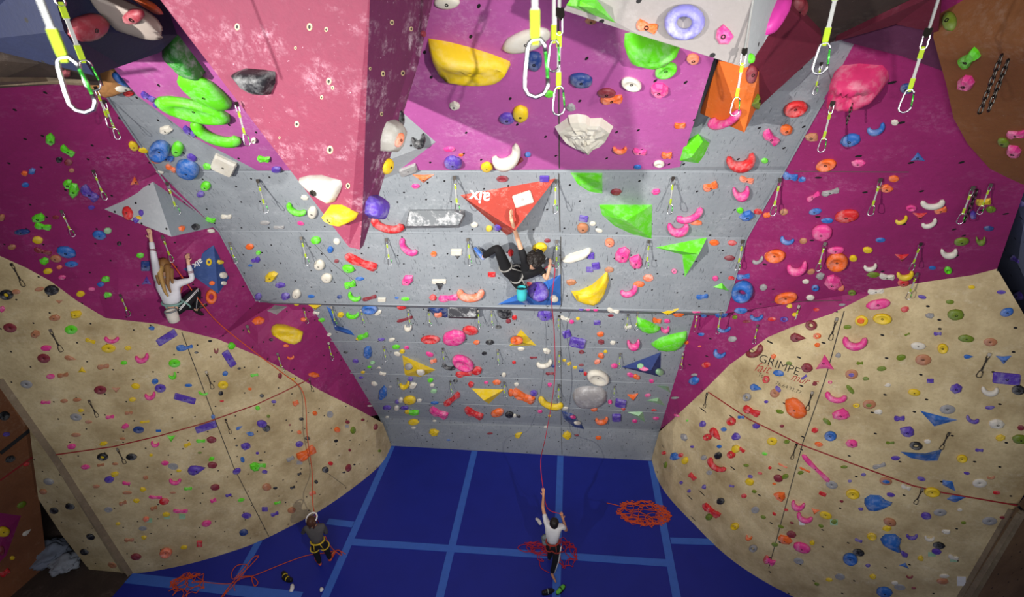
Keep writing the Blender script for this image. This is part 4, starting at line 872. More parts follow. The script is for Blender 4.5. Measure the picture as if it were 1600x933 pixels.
table(0,693,'''627 77 68 42 -5 k r;627 78 50 24 0 y o;800 80 66 40 0 k o;918 70 22 16 0 y o;520 142 56 26 0 p o;612 130 44 20 8 n f;700 124 38 14 0 n o;697 185 48 34 5 y a;665 217 58 38 0 v o;768 241 50 22 -8 p f;1003 118 46 26 0 p o;1052 138 62 38 -8 s d;1087 165 30 16 0 y o;1195 157 112 58 12 v l;
1290 130 60 38 0 R o;1285 93 42 24 15 g a;1213 56 26 12 0 G o;1473 98 26 34 15 b o;1438 167 54 32 30 v o;1550 140 64 54 0 g a;886 207 34 26 0 n a;585 260 42 20 0 n o;773 299 58 18 0 n o;867 278 42 28 0 y a;1065 226 74 38 0 p c;1143 274 50 20 5 g f;1307 265 58 36 5 R o;1388 314 38 20 12 v f;
1050 299 38 12 0 n o;945 326 82 22 -3 p f;997 350 60 38 0 r o;830 347 42 30 0 y a;747 361 46 26 20 n f;660 401 50 32 0 s d;1097 410 92 24 0 p f;1296 345 40 26 20 p f;1465 343 44 24 20 g a;1010 430 48 26 0 y o;935 392 42 24 15 n f;888 458 36 30 0 u o;1255 484 60 36 12 p o;1497 437 58 34 0 v o;
1480 538 54 38 12 B o;868 515 50 28 0 s d;717 487 28 18 0 y o;875 570 36 24 0 y a;785 585 60 22 0 n f;1118 630 42 22 8 y o;1212 608 34 36 0 r b;1010 660 76 54 8 u j;827 686 64 34 -5 R o;683 738 54 30 -20 n d;515 656 52 30 -18 k o;553 564 52 30 -25 k o;428 380 56 32 -20 k o;332 405 54 32 -20 k o;
300 228 60 34 -18 s o;265 290 44 28 -15 n o;60 95 62 40 25 k o;130 372 62 34 35 G o;163 540 66 26 38 w l;15 535 90 64 5 y o;74 695 32 24 30 y o;28 785 66 40 30 r f;8 650 30 60 0 R o;160 125 42 24 25 r o''')
table(400,693,'''305 58 125 62 32 o f;208 92 50 28 25 s f;452 121 28 24 0 r o;568 40 14 18 0 R o;420 158 40 36 15 k o;560 148 32 46 -25 R o;597 128 14 10 0 k o;535 175 18 10 20 k o;263 184 26 18 20 k f;8 58 20 16 0 v o;28 103 24 10 0 k o;20 130 84 30 -5 g f;53 172 34 26 0 v a;65 263 56 42 8 n o;
117 270 28 16 10 k o;222 267 32 18 20 k f;365 232 22 22 0 k o;343 302 42 26 15 u f;130 360 42 18 15 g f;53 398 36 26 0 v b;113 427 50 24 18 v f;215 404 48 34 10 n o;748 45 16 16 0 G o''')
table(800,693,'''928 57 22 22 0 r r;935 130 18 42 -10 G o;990 80 58 44 -35 b a;1027 70 28 26 0 r o;1053 103 36 46 -15 y o;1095 20 24 14 -10 v o;1260 18 30 20 -10 b o;1255 73 42 44 -20 k o;1337 65 48 44 -25 r r;1363 32 50 46 -20 y o;1397 38 42 24 -40 r f;1535 62 36 18 -20 g o;1423 133 34 18 -10 G o;
1245 130 128 48 -36 r c;1168 85 32 32 0 s o;1200 177 36 28 0 s d;1098 200 54 30 -45 r f;1028 238 22 20 -10 v a;1168 263 26 32 0 v a;1077 288 20 20 0 v o;1335 258 32 16 -15 v f;1448 200 32 20 -15 v o;1507 181 28 16 -15 r o;1445 232 54 40 -25 y o;1472 291 30 20 -20 G o;1410 318 32 26 -15 r o;
1270 349 44 40 -25 k o;1212 405 125 42 -38 r f;1200 445 38 40 -20 G o;1478 403 48 42 0 s d;1357 500 50 42 -15 y r;1440 570 40 30 -15 o c;1468 632 50 42 -15 s r;1527 447 32 20 -20 G o;1547 705 36 50 0 r o''')
table(1200,693,'''290 150 232 32 -45 p f;90 135 62 12 -27 o f;225 160 72 14 -24 o f;12 148 22 18 0 r o;63 210 58 42 -22 R o;105 200 42 28 15 G o;38 245 24 12 -10 o o;198 178 40 24 10 G a;77 320 78 56 -20 o a;387 250 74 46 -15 s d;332 306 46 22 -22 r b;183 372 84 56 -15 p c;222 447 102 50 -22 p c;
285 415 52 34 -15 o T;350 436 78 42 -18 y d;402 475 38 26 0 G a;110 403 26 16 -15 r o;38 427 28 16 -40 r o;145 482 26 12 -15 R o;322 500 32 20 -15 G o;78 505 38 18 -20 G o;143 550 60 38 -15 R o;105 583 98 52 -20 o a;207 630 112 56 -18 p o;42 613 42 24 -15 G o;270 603 36 30 0 y a;187 713 62 38 -15 s d;
10 712 72 42 -30 p f;515 305 84 54 -10 y j;745 311 52 24 -8 v o;715 228 78 46 -8 n d;717 229 52 26 -8 b o;497 228 26 16 0 v o;580 188 30 20 0 v o;462 142 42 18 0 G o;675 135 82 30 15 s f;775 88 54 26 0 v o;1177 90 66 46 0 y j;1283 40 50 22 -5 v f;1207 180 38 18 -10 v o;930 213 54 24 -15 v o;1285 240 90 52 0 w d;
1387 298 46 22 0 r o;1423 449 36 16 0 R o;995 293 98 54 -5 y j;960 438 64 40 -10 v o;1345 470 92 48 0 s d;1045 418 82 42 0 s d;740 475 80 44 -15 n o;722 515 56 36 0 y a;630 563 60 40 -10 y j;873 561 72 34 0 v c;563 397 32 18 -10 v o;447 351 24 16 -15 R o;550 588 48 20 -20 v f;550 660 70 40 -12 k o;
500 697 90 66 -12 b j;1037 617 76 38 -8 k o;1023 654 60 34 -5 v o;980 573 64 32 -8 w c;1085 535 56 32 -8 w a;1187 481 32 16 0 G o;830 737 66 28 -20 b t;927 697 44 32 0 y a;607 740 30 20 -5 v o;860 808 42 18 0 R c;638 808 44 30 -5 y a;885 878 28 14 -5 R o;705 898 98 58 -5 b o;437 808 62 38 -8 s d;
800 872 70 36 -8 s d;1060 835 72 32 0 n o;1070 803 62 22 0 w o;370 827 44 24 -10 y a;296 853 32 18 -20 G o;770 845 42 22 0 w o;1125 690 64 30 -20 w f;838 265 62 30 -25 w f;1165 402 32 18 0 w o;1353 205 50 20 5 n c''')

# ---------------------------------------------------------------- build them: the 300 largest one by one, the rest as one mass
order = sorted(range(len(HOLDS)), key=lambda i: -HOLDS[i][2]*HOLDS[i][3])
NBIG = max(0, 300-sum(1 for it in ITEMS if it['cat'] == 'climbing hold'))
big = set(order[:NBIG]); rest = {}
for i, (x, y, w_, h_, rot, c, s) in enumerate(HOLDS):
    r = build_hold(x, y, w_, h_, rot, c, s, i)
    if r is None: continue
    Vv, Ff, p, bolt, n, hm, sm = r
    if i in big:
        o = mesh_obj('climbing_hold', Vv, Ff, HM[c], loc=p, smooth=sm)
        bm = bmesh.new(); bm.from_mesh(o.data); bmesh.ops.recalc_face_normals(bm, faces=bm.faces); bm.to_mesh(o.data); bm.free()
        if bolt is not None and s != 'r': add_bolt(o, bolt, n, -.002, .009 if min(w_, h_) < 14 else .014)
        register(o, x, y, w_, h_, HC[c][0], SN[s], 'climbing hold')
    else:
        rest.setdefault(c, [[], [], []]); L = rest[c]; k = len(L[0])
        L[0] += [v+p for v in Vv]; L[1] += [[q+k for q in f] for f in Ff]
V = []; Fs = []; fm = []; mats = []
for c, (a, b, _) in rest.items():
    k = len(V); V += a; Fs += [[q+k for q in f] for f in b]; fm += [len(mats)]*len(b); mats.append(HM[c])
o = mesh_obj('small_climbing_holds', V, Fs, mats, fm=fm)
bm = bmesh.new(); bm.from_mesh(o.data); bmesh.ops.recalc_face_normals(bm, faces=bm.faces); bm.to_mesh(o.data); bm.free()
o['kind'] = 'stuff'; tag(o, 'several hundred tiny coloured footholds screwed all over the climbing walls', 'climbing holds')
print('HOLDS', len(HOLDS), 'individual', NBIG)

# ---------------------------------------------------------------- labels that single each hold out
def zone(x, y):
    if inpoly(x, y, [(205,0),(670,0),(600,275),(568,392),(545,388)]): return 'on the crimson stalactite'
    if inpoly(x, y, [(870,-50),(880,16),(1165,106),(1230,10),(1230,-50)]): return 'on the light grey ceiling volume'
    if inpoly(x, y, [(-50,-50),(250,-50),(278,58),(147,120),(-50,80)]): return 'on the blue ceiling volume'
    if inpoly(x, y, [(163,327),(239,284),(338,354),(268,372)]): return 'on the pale grey pyramid volume'
    if y > 570 and x < 75: return 'on the brown side wall'
    if x > 1460 and y < 290 and inpoly(x, y, [(1460,0),(1475,110),(1530,250),(1590,300),(1700,300),(1700,0)]): return 'on the orange ply bulge'
    if inpoly(x, y, [(1558,420),(1586,296),(1700,296),(1700,700)]): return 'on the blue-grey side wall'
    if inpoly(x, y, bL+[(-60,540),(204,900),(612,702)]): return 'on the left tan wall'
    if inpoly(x, y, bR+[(1700,430),(1700,1000),(1200,1000),(1018,718)]): return 'on the right tan wall'
    if inpoly(x, y, magpoly): return 'on the upper magenta field'
    if y > 478 and inpoly(x, y, [(486,470),(1087,478),(1018,718),(600,700)]): return 'on the lower grey wall'
    if inpoly(x, y, [(340,360),(1165,362),(1135,488),(400,473)]): return 'on the grey band above the lip'
    if inpoly(x, y, [(160,140),(1300,100),(1165,375),(340,365)]): return 'on the upper grey band'
    return 'on the left magenta wall' if x < 600 else 'on the right magenta wall'
def szword(it):
    a = it['w']*it['h']
    return 'tiny' if a < 120 else 'small' if a < 260 else 'medium' if a < 700 else 'large'
def dirword(dx, dy):
    if abs(dx) > 2*abs(dy): return 'right of' if dx > 0 else 'left of'
    if abs(dy) > 2*abs(dx): return 'below' if dy > 0 else 'above'
    return ('below ' if dy > 0 else 'above ')+('right of' if dx > 0 else 'left of')
for it in ITEMS: it['z'] = zone(it['x'], it['y']); it['d'] = '%s %s' % (it['c'], it['s'])
byz = {}
for it in ITEMS: byz.setdefault((it['z'], it['d']), []).append(it)
LAND = [(830,410,'the boy climber'),(265,450,'the girl climber'),(490,840,'the brown-haired belayer'),(1218,575,'the GRIMPE lettering'),(548,385,'the stalactite tip'),(1132,487,'the right end of the lip'),(402,472,'the left end of the lip'),
  (600,665,'the left end of the plinth'),(1030,676,'the right end of the plinth'),(85,711,'the left end of the left red line'),(484,592,'the right end of the left red line'),(1107,613,'the left end of the right red line'),(1590,791,'the right end of the right red line')]
used = set(it['fixed'] for it in ITEMS if it['fixed'])
def words(s): return len(s.split())
for it in sorted([i for i in ITEMS if not i['fixed']], key=lambda i: -i['w']*i['h']):
    same = byz[(it['z'], it['d'])]
    head = '%s %s' % (szword(it), it['d']); noun = 'hold' if it['cat'] == 'climbing hold' else 'volume'
    cands = []
    if len(same) == 1: cands.append('%s %s %s' % (head, noun, it['z']))
    refs = sorted([j for j in ITEMS if j is not it and j['z'] == it['z'] and j['d'] != it['d']], key=lambda j: math.dist((j['x'], j['y']), (it['x'], it['y'])))
    zshort = it['z'].replace('on the ', '')
    for j in refs[:6]:
        cands.append('%s %s just %s a %s one, %s' % (head, noun, dirword(it['x']-j['x'], it['y']-j['y']), j['d'], zshort))
    lm = sorted(LAND, key=lambda l: math.dist(l[:2], (it['x'], it['y'])))
    for l in lm[:4]:
        cands.append('%s %s %s %s, %s' % (head, noun, dirword(it['x']-l[0], it['y']-l[1]), l[2], zshort))
    for a in refs[:5]:
        for b in refs[:5]:
            if a is not b: cands.append('%s %s between %s and %s, %s' % (it['d'], noun, a['d'], b['d'], zshort))
    lab = next((c_ for c_ in cands if c_ not in used and 4 <= words(c_) <= 16), None)
    if lab is None:
        print('NOLABEL', it['d'], it['z'], int(it['x']), int(it['y'])); lab = cands[0]
    used.add(lab); it['fixed'] = lab
for it in ITEMS:
    tag(it['o'], it['fixed'], it['cat'], 'moulded climbing holds on the walls' if it['cat'] == 'climbing hold' else 'angular wall volumes')

# ---------------------------------------------------------------- quickdraws
def tube(name, pts, r, mat, parent=None, k=6, closed=False, sm=True):
    pts = [Vector(p) for p in pts]; V = []; n = len(pts); prev = None
    for i in range(n):
        a = pts[(i-1) % n] if closed or i > 0 else pts[0]; b = pts[(i+1) % n] if closed or i < n-1 else pts[-1]
        t = (b-a).normalized() if (b-a).length > 1e-9 else Vector((0, 0, 1))
        if prev is None: u = t.orthogonal().normalized()
        else:
            u = prev-t*prev.dot(t); u = u.normalized() if u.length > 1e-6 else t.orthogonal().normalized()
        prev = u; v = t.cross(u)
        for j in range(k): V.append(pts[i]+(u*math.cos(j*math.tau/k)+v*math.sin(j*math.tau/k))*r)
    m = n if closed else n-1
    Fs = [[i*k+j, i*k+(j+1) % k, ((i+1) % n)*k+(j+1) % k, ((i+1) % n)*k+j] for i in range(m) for j in range(k)]
    if not closed: Fs += [list(range(k-1, -1, -1)), list(range((n-1)*k, n*k))]
    return mesh_obj(name, V, Fs, mat, parent=parent, smooth=sm)
def oval(w_, z0, z1, n=16): 
    h2 = (z0-z1)/2; zc = (z0+z1)/2; r = w_/2
    return [Vector((math.cos(a)*r, 0, zc+math.sin(a)*r+(h2-r if math.sin(a) > 0 else -(h2-r)))) for a in [math.tau*(i+.5)/n for i in range(n)]]
def make_draw(dark=False):
    root = empty('quickdraw', (0, 0, 0)); st_ = M['darksteel'] if dark else M['steel']
    mesh_obj('hanger', [(-.018,.0,.02),(.018,.0,.02),(.018,0,-.012),(0,0,-.03),(-.018,0,-.012),(-.018,-.006,.02),(.018,-.006,.02),(.018,-.02,-.012),(0,-.028,-.03),(-.018,-.02,-.012)], [[0,1,2,3,4],[9,8,7,6,5],[0,5,6,1],[1,6,7,2],[2,7,8,3],[3,8,9,4],[4,9,5,0]], M['darksteel'], parent=root)
    tube('link', oval(.03, -.005, -.085), .0048, st_, root, closed=True)
    zs = [-.07, -.085, -.13, -.135, -.225, -.23, -.28, -.3]; ws = [.007, .011, .011, .007, .007, .011, .011, .007]
    V = []
    for z_, w_ in zip(zs, ws): V += [(-w_, -.004, z_), (w_, -.004, z_), (w_, .004, z_), (-w_, .004, z_)]
    Fs = []; fm = []
    for i in range(len(zs)-1):
        for j in range(4): Fs.append([i*4+j, i*4+(j+1) % 4, (i+1)*4+(j+1) % 4, (i+1)*4+j]); fm.append(0 if i in (0, 1, 5, 6) else 1)
    Fs += [[0, 1, 2, 3], [31, 30, 29, 28]]; fm += [0, 0]
    mesh_obj('sling', V, Fs, [M['slingd'], M['slingd']] if dark else [M['slingy'], M['sling']], parent=root, fm=fm)
    c = [(-.006,-.29),(.012,-.288),(.022,-.3),(.024,-.315)]; d = [(.03,-.37),(.03,-.39),(.02,-.405),(0,-.412),(-.018,-.405),(-.026,-.39),(-.024,-.36),(-.018,-.31),(-.014,-.296),(-.006,-.29)]
    cb = tube('carabiner', [(x, 0, z_) for x, z_ in d+c[1:]], .0052, st_, root, k=8)
    tube('gate', [(.024, 0, -.313), (.0275, 0, -.345), (.03, 0, -.372)], .0042, st_ if dark else M['gate'], cb, k=6)
    return root
def dup(root):
    r = root.copy(); C.objects.link(r)
    for ch in list(root.children):
        c = ch.copy(); C.objects.link(c); c.parent = r
        for g in ch.children: d = g.copy(); C.objects.link(d); d.parent = c
    return r
proto = {False: make_draw(False), True: make_draw(True)}; first = {False: True, True: True}
DR = []
def draw(x, y, yb, dark=False, lab=None, Z=None, strap=None, cap=(.6, 1.6), off=.03):
    if Z is None:
        h = cast(x, y)
        if not h: return
        at = h[0]+h[1]*off
    else: at = P(x, y, Z)
    lo, hi = cap
    def yy(s): return proj(at-Vector((0, 0, .412*s)))[1]
    for _ in range(30):
        m = (lo+hi)/2
        if yy(m) > yb: hi = m
        else: lo = m
    s = (lo+hi)/2
    if first[dark]: r = proto[dark]; first[dark] = False
    else: r = dup(proto[dark])
    r.location = at; r.scale = (s, s, s)
    v = O-at; r.rotation_euler = (0, 0, math.atan2(v.y, v.x)+math.pi/2+random.uniform(-.5, .5))
    if strap: tube('strap', [(0, 0, 0), (0, 0, (strap-at.z)/s)], .008, M['sling'], r)
    DR.append((r, x, y, dark, lab)); return r
DRAWS = '''404 280 333;711 275 334;868 280 334;1052 276 335;1218 278 337;261 285 336;472 370 415;604 372 415;732 372 416;870 375 420;1014 375 420;1160 375 423;360 378 412;
413 475 506;475 480 506;519 478 510;565 483 508;638 483 511;671 483 511;747 483 513;768 484 512;873 492 517;981 490 516;996 486 517;1089 492 518;1126 487 522;1186 508 537;
600 540 565;692 543 568;778 545 571;874 548 573;969 551 577;1067 551 578;512 535 563;622 590 606;704 594 616;788 596 621;873 600 630;960 602 620;433 552 582;
146 265 313;97 328 370;254 368 410;189 460 494;385 510 544;1377 278 337;1520 290 350;1290 378 424;1438 378 423;1432 425 468;1250 478 516;148 133 200;160 155 218;1305 160 238;375 160 197;1283 95 148;1548 285 335'''
for it in DRAWS.replace('\n', '').split(';'):
    x, y, yb = map(float, it.split()); draw(x, y, yb)
for it in '20 412 448;80 515 550;140 625 652;322 580 608;352 655 678;184 700 725;482 592 612;1308 497 532;1545 552 590;1270 612 642;1482 675 703;1245 693 718;1441 762 788;1106 614 638;1441 765 790'.split(';')[:-1]:
    x, y, yb = map(float, it.split()); draw(x, y, yb, True, off=.025)
for (x, y, yb, Z, lab) in ((2,-150,176,.85,'big blurred quickdraw at the left edge, nearest to the camera'),(82,-28,142,2.05,'long quickdraw hanging over the blue ceiling volume at the upper left'),(834,-190,152,.93,'big blurred quickdraw at the top middle, nearest to the camera'),
        (866,-62,112,1.95,'quickdraw hanging just right of the big blurred one at the top middle'),(874,20,180,2.9,'lowest quickdraw of the column hanging over the magenta field above the shell'),(1318,-58,116,1.8,'bright quickdraw with green gate hanging above the hot pink face hold'),
        (1450,50,176,2.7,'dim quickdraw hanging right of the hot pink face hold'),(1163,80,181,2.85,'quickdraw hanging in front of the orange volume below the light grey volume')):
    draw(x, y, yb, False, lab, Z, strap=9.95, cap=(.3, 4))
usedd = set()
for r, x, y, dark, lab in DR:
    if lab is None:
        z_ = zone(x, y); nb = sorted(ITEMS, key=lambda i: math.dist((i['x'], i['y']), (x, y+22)))
        lm = sorted(LAND, key=lambda l: math.dist(l[:2], (x, y)))[0]
        word = 'dark quickdraw' if dark else 'quickdraw with lime sling'
        for j in nb[:8]:
            lab = '%s just %s %s %s, %s' % (word, dirword(x-j['x'], y+22-j['y']), 'a', j['d'], z_.replace('on the ', ''))
            if lab not in usedd and words(lab) <= 16: break
    usedd.add(lab); tag(r, lab, 'quickdraw', 'quickdraws clipped to the walls')
# chain bunches
def chain(x, y, n, Z=None, lab='', L=.045):
    if Z is None: h = cast(x, y); at = h[0]+h[1]*.03
    else: at = P(x, y, Z)
    r = empty('hanging_chain', at)
    for i in range(n):
        o = tube('chain_link', [Vector((p.x*(1 if i % 2 else .3), p.x*(.3 if i % 2 else 1), p.z)) for p in oval(L*.5, -i*L*.75, -i*L*.75-L)], L*.09, M['darksteel'], r, closed=True)
    tag(r, lab, 'chain', 'chains hanging on the right')
chain(1327, 160, 5, None, 'short dark chain hanging under the hot pink face hold')
chain(1566, 84, 8, 3.0, 'left dark chain hanging in front of the orange ply bulge', .055)
chain(1576, 92, 7, 3.0, 'right dark chain hanging in front of the orange ply bulge', .055)
chain(1527, 292, 7, None, 'dark chain beside the quickdraw near the right edge of the magenta wall', .06)

# ---------------------------------------------------------------- people
def skin(verts, edges, radii, mats, name, parent=None, sub=1, extra=None, loc=None, fm=None):
    me = bpy.data.meshes.new(name); me.from_pydata([tuple(v) for v in verts], edges, [])
    o = bpy.data.objects.new(name+'_tmp', me); C.objects.link(o)
    md = o.modifiers.new('s', 'SKIN'); md.use_smooth_shade = True
    for i, sv in enumerate(me.skin_vertices[0].data):
        r = radii[i]; sv.radius = r if isinstance(r, tuple) else (r, r); sv.use_root = (i == 0)
    s2 = o.modifiers.new('u', 'SUBSURF'); s2.levels = sub; s2.render_levels = sub
    bpy.context.view_layer.update()
    m2 = bpy.data.meshes.new_from_object(o.evaluated_get(bpy.context.evaluated_depsgraph_get()))
    bpy.data.objects.remove(o); m2.name = name
    m2.materials.clear()
    for m in (mats if isinstance(mats, list) else [mats]): m2.materials.append(m)
    if extra:
        bm = bmesh.new(); bm.from_mesh(m2)
        for f in extra: f(bm)
        for f in bm.faces: f.smooth = True
        bm.to_mesh(m2); bm.free()
    if fm:
        for p in m2.polygons: p.material_index = fm(p.center)
    o = bpy.data.objects.new(name, m2); C.objects.link(o)
    if loc is not None: m2.transform(Matrix.Translation(-loc))
    if parent is not None: o.parent = parent
    return o
def ell(bm, c, ax, ry, rz, rx, up_):
    """ellipsoid blob with axes: side, forward(ax), up"""
    s = ax.cross(up_).normalized(); u = s.cross(ax).normalized()
    r = bmesh.ops.create_uvsphere(bm, u_segments=14, v_segments=10, radius=1)
    for v in r['verts']: q = v.co.copy(); v.co = c+s*q.x*rx+ax*q.y*ry+u*q.z*rz
    return r['verts']
def head_parts(c, fwd, up_, k=1.0):
    s = fwd.cross(up_).normalized(); up_ = s.cross(fwd).normalized()
    def f(bm):
        vs = ell(bm, c, fwd, .098*k, .118*k, .08*k, up_)
        for v in vs:
            d = v.co-c; z_ = d.dot(up_)
            if z_ < -.03*k: v.co -= s*d.dot(s)*min(.45, (-z_-.03*k)*5/k)       # narrower jaw
        ell(bm, c+fwd*.1*k-up_*.01*k, fwd, .02*k, .022*k, .012*k, up_)           # nose
        ell(bm, c+fwd*.085*k-up_*.055*k, fwd, .015*k, .008*k, .024*k, up_)       # mouth
        for e in (-1, 1):
            ell(bm, c+s*e*.08*k-up_*.005*k, fwd, .018*k, .03*k, .01*k, up_)      # ears
            ell(bm, c+fwd*.082*k+s*e*.03*k+up_*.02*k, fwd, .014*k, .009*k, .015*k, up_)   # eyes
    return f
class Sk:
    def __init__(s): s.v = []; s.e = []; s.r = []; s.n = {}
    def add(s, name, p, r, par=None):
        s.n[name] = len(s.v); s.v.append(Vector(p)); s.r.append(r)
        if par: s.e.append((s.n[par], s.n[name]))
    def hand(s, pre, wrist, d, side_, k=1., curl=.4, back=None):
        """palm, four unequal bent fingers, side thumb"""
        d = d.normalized(); n = d.cross(side_).normalized(); sd = n.cross(d).normalized()
        if back is not None and n.dot(back) < 0: n = -n
        s.add(pre+'palm', wrist+d*.045*k, (.03*k, .016*k), pre+'wrist')
        for i, (o_, L) in enumerate(((-.026, .062), (-.009, .072), (.009, .068), (.025, .052))):
            b = wrist+d*.1*k+sd*o_*k; m = b+d*L*.5*k-n*L*.15*k*curl*2; t = m+d*L*.4*k*(1-curl*.5)-n*L*.5*k*curl
            s.add(pre+'f%d' % i, b, .0105*k, pre+'palm'); s.add(pre+'g%d' % i, m, .0092*k, pre+'f%d' % i); s.add(pre+'h%d' % i, t, .0075*k, pre+'g%d' % i)
        b = wrist+d*.03*k-sd*.035*k; s.add(pre+'t0', b, .012*k, pre+'palm'); s.add(pre+'t1', b-sd*.02*k+d*.035*k-n*.012*k, .0095*k, pre+'t0')
SKIN = plain('skin', 'c98f6c', .55, var=.1); SKIN2 = plain('skin_fair', 'd9a98a', .55, var=.1)
def person(label, J, cols, root, fwd, up_, k=.95, bare_arms=False, headdir=None):
    """J: joints by name; cols: dict of clothing materials"""
    R0 = empty('person', root); tag(R0, label, 'person')
    sk = Sk(); a = sk.add
    a('pelvis', J['pelvis'], (.09*k, .075*k)); a('spine', J['spine'], (.08*k, .065*k), 'pelvis'); a('chest', J['chest'], (.095*k, .07*k), 'spine'); a('neck', J['neck'], .048*k, 'chest'); a('skull', J['head'], .06*k, 'neck')
    for s in 'LR':
        a(s+'sh', J[s+'sh'], .045*k, 'chest'); a(s+'el', J[s+'el'], .037*k, s+'sh'); a(s+'wrist', J[s+'wr'], .024*k, s+'el')
        d = (J[s+'wr']-J[s+'el']).normalized(); d2 = (J[s+'ha']-J[s+'wr']).normalized() if s+'ha' in J else d
        sk.hand(s, J[s+'wr'], d2, (J['Rsh']-J['Lsh'])*(1 if s == 'L' else -1), k, .45)
        a(s+'hip', J[s+'hip'], .06*k, 'pelvis'); a(s+'kn', J[s+'kn'], .05*k, s+'hip'); a(s+'an', J[s+'an'], .036*k, s+'kn'); 
        m = J[s+'an'].lerp(J[s+'to'], .55); a(s+'mid', m, (.038*k, .026*k), s+'an'); a(s+'toe', J[s+'to'], (.034*k, .016*k), s+'mid')
    body = skin(sk.v, sk.e, sk.r, cols['skin'], 'body', R0, 1, [head_parts(J['head'], fwd, up_, k)], loc=root)
    # shirt
    t = Sk(); a = t.add
    g = .018*k
    a('chest', J['chest'], (.145*k+g*.5, .115*k+g*.5)); a('spine', J['spine'], (.13*k+g*.5, .112*k+g*.5), 'chest'); a('low', J['spine'].lerp(J['pelvis'], .8), (.13*k+g, .112*k+g), 'spine'); a('nb', J['chest'].lerp(J['neck'], .75), .058*k, 'chest')
    for s in 'LR':
        a(s+'sh', J[s+'sh'], .06*k+g*.3, 'chest')
        if bare_arms: a(s+'el', J[s+'sh'].lerp(J[s+'el'], .55), .052*k, s+'sh')
        else:
            a(s+'el', J[s+'el'], .046*k, s+'sh'); a(s+'wr', J[s+'el'].lerp(J[s+'wr'], .93), .034*k, s+'el')
    skin(t.v, t.e, t.r, cols['shirt'], 'shirt' if bare_arms else 'jacket', R0, 1, loc=root)
    if 'stripe' in cols:
        for s in 'LR':
            for f_ in (.42, .5):
                c_ = J[s+'el'].lerp(J[s+'wr'], f_); d = (J[s+'wr']-J[s+'el']).normalized(); u = d.orthogonal().normalized(); v = d.cross(u)
                tube('sleeve_stripe', [c_+(u*math.cos(i*math.tau/14)+v*math.sin(i*math.tau/14))*.0415*k-root for i in range(14)], .005, cols['stripe'], R0, closed=True)
    t = Sk(); a = t.add
    a('pelvis', J['pelvis'], (.132*k, .115*k)); a('w', J['pelvis'].lerp(J['spine'], .35), (.12*k, .1*k), 'pelvis')
    for s in 'LR':
        a(s+'hip', J[s+'hip'], .108*k, 'pelvis'); a(s+'kn', J[s+'kn'], .068*k, s+'hip'); a(s+'an', J[s+'kn'].lerp(J[s+'an'], .92), .05*k, s+'kn')
    tr_ = skin(t.v, t.e, t.r, cols['trousers'], 'trousers', R0, 1, loc=root)
    if 'sidestripe' in cols:
        for s, out in cols['sidestripe']:
            for q in (-.012, .012):
                pts = [J[s+'hip']+out*.1*k, J[s+'hip'].lerp(J[s+'kn'], .5)+out*.088*k, J[s+'kn']+out*.074*k, J[s+'kn'].lerp(J[s+'an'], .5)+out*.066*k, J[s+'kn'].lerp(J[s+'an'], .9)+out*.056*k]
                d = out.cross(pts[0]-pts[-1]).normalized()*q
                tube('side_stripe', [p+d-root for p in pts], .006, M['white'], tr_)
    if 'shoes' in cols:
        for s in 'LR':
            m = J[s+'an'].lerp(J[s+'to'], .55); h_ = J[s+'an']-(J[s+'to']-J[s+'an'])*.25
            sh = skin([J[s+'an'], m, J[s+'to']+(J[s+'to']-J[s+'an'])*.08, h_, J[s+'an'].lerp(J[s+'kn'], .08)], [(0,1),(1,2),(0,3),(0,4)], [.042*k, (.046*k, .034*k), (.038*k, .022*k), .035*k, .044*k], cols['shoes'], 'shoe', R0, 1, loc=root)
    # harness
    if 'harness' in cols:
        ax = (J['spine']-J['pelvis']).normalized(); s_ = (J['Rhip']-J['Lhip']); s_ = (s_-ax*s_.dot(ax)).normalized(); f_ = ax.cross(s_)
        c_ = J['pelvis'].lerp(J['spine'], .45)
        hb = tube('harness', [c_+s_*math.cos(i*math.tau/18)*.138*k+f_*math.sin(i*math.tau/18)*.118*k-root for i in range(18)], .016, cols['harness'], R0, closed=True)
        for s in 'LR':
            ax2 = (J[s+'kn']-J[s+'hip']).normalized(); c2 = J[s+'hip']+ax2*.12*k; u = ax2.orthogonal().normalized(); v = ax2.cross(u)
            tube('leg_loop', [c2+(u*math.cos(i*math.tau/16)+v*math.sin(i*math.tau/16))*.096*k-root for i in range(16)], .012, cols['harness'], hb, closed=True)
            back_ = -f_ if (-f_).dot(O-c_) > 0 else f_
            tube('riser', [c_+s_*(.06*k if s == 'R' else -.06*k)+back_*.12*k-root, c2+back_*.098*k-root], .008, cols['harness'], hb)
    # hair
    H_ = J['head']; S_ = fwd.cross(up_).normalized()
    def hair(bm):
        vs = ell(bm, H_-fwd*.018*k+up_*.02*k, fwd, .105*k, .115*k, .092*k, up_)
        rr = random.Random(3)
        for v in vs: v.co += (v.co-H_)*rr.uniform(-.05, .08)
        bmesh.ops.delete(bm, geom=[v for v in bm.verts if (v.co-H_).dot(fwd) > .055*k and (v.co-H_).dot(up_) < .055*k or (v.co-H_).dot(up_) < -.07*k], context='VERTS')
    bm = bmesh.new(); hair(bm)
    for p in cols.get('locks', []):
        pass
    me = bpy.data.meshes.new('hair'); bm.to_mesh(me); bm.free(); me.transform(Matrix.Translation(-root)); me.materials.append(cols['hair'])
    me.polygons.foreach_set('use_smooth', [True]*len(me.polygons))
    ho = bpy.data.objects.new('hair', me); C.objects.link(ho); ho.parent = R0
    for i, pts in enumerate(cols.get('locks', [])):
        skin(pts, [(j, j+1) for j in range(len(pts)-1)], [.05*k*(1-.75*j/(len(pts)-1)) for j in range(len(pts))], cols['lockmat'][i], 'hair_lock', ho, 1, loc=root)
    return R0
def JW(x, y, d):
    h = cast(x, y); return P(x, y, proj(h[0])[2]-d)
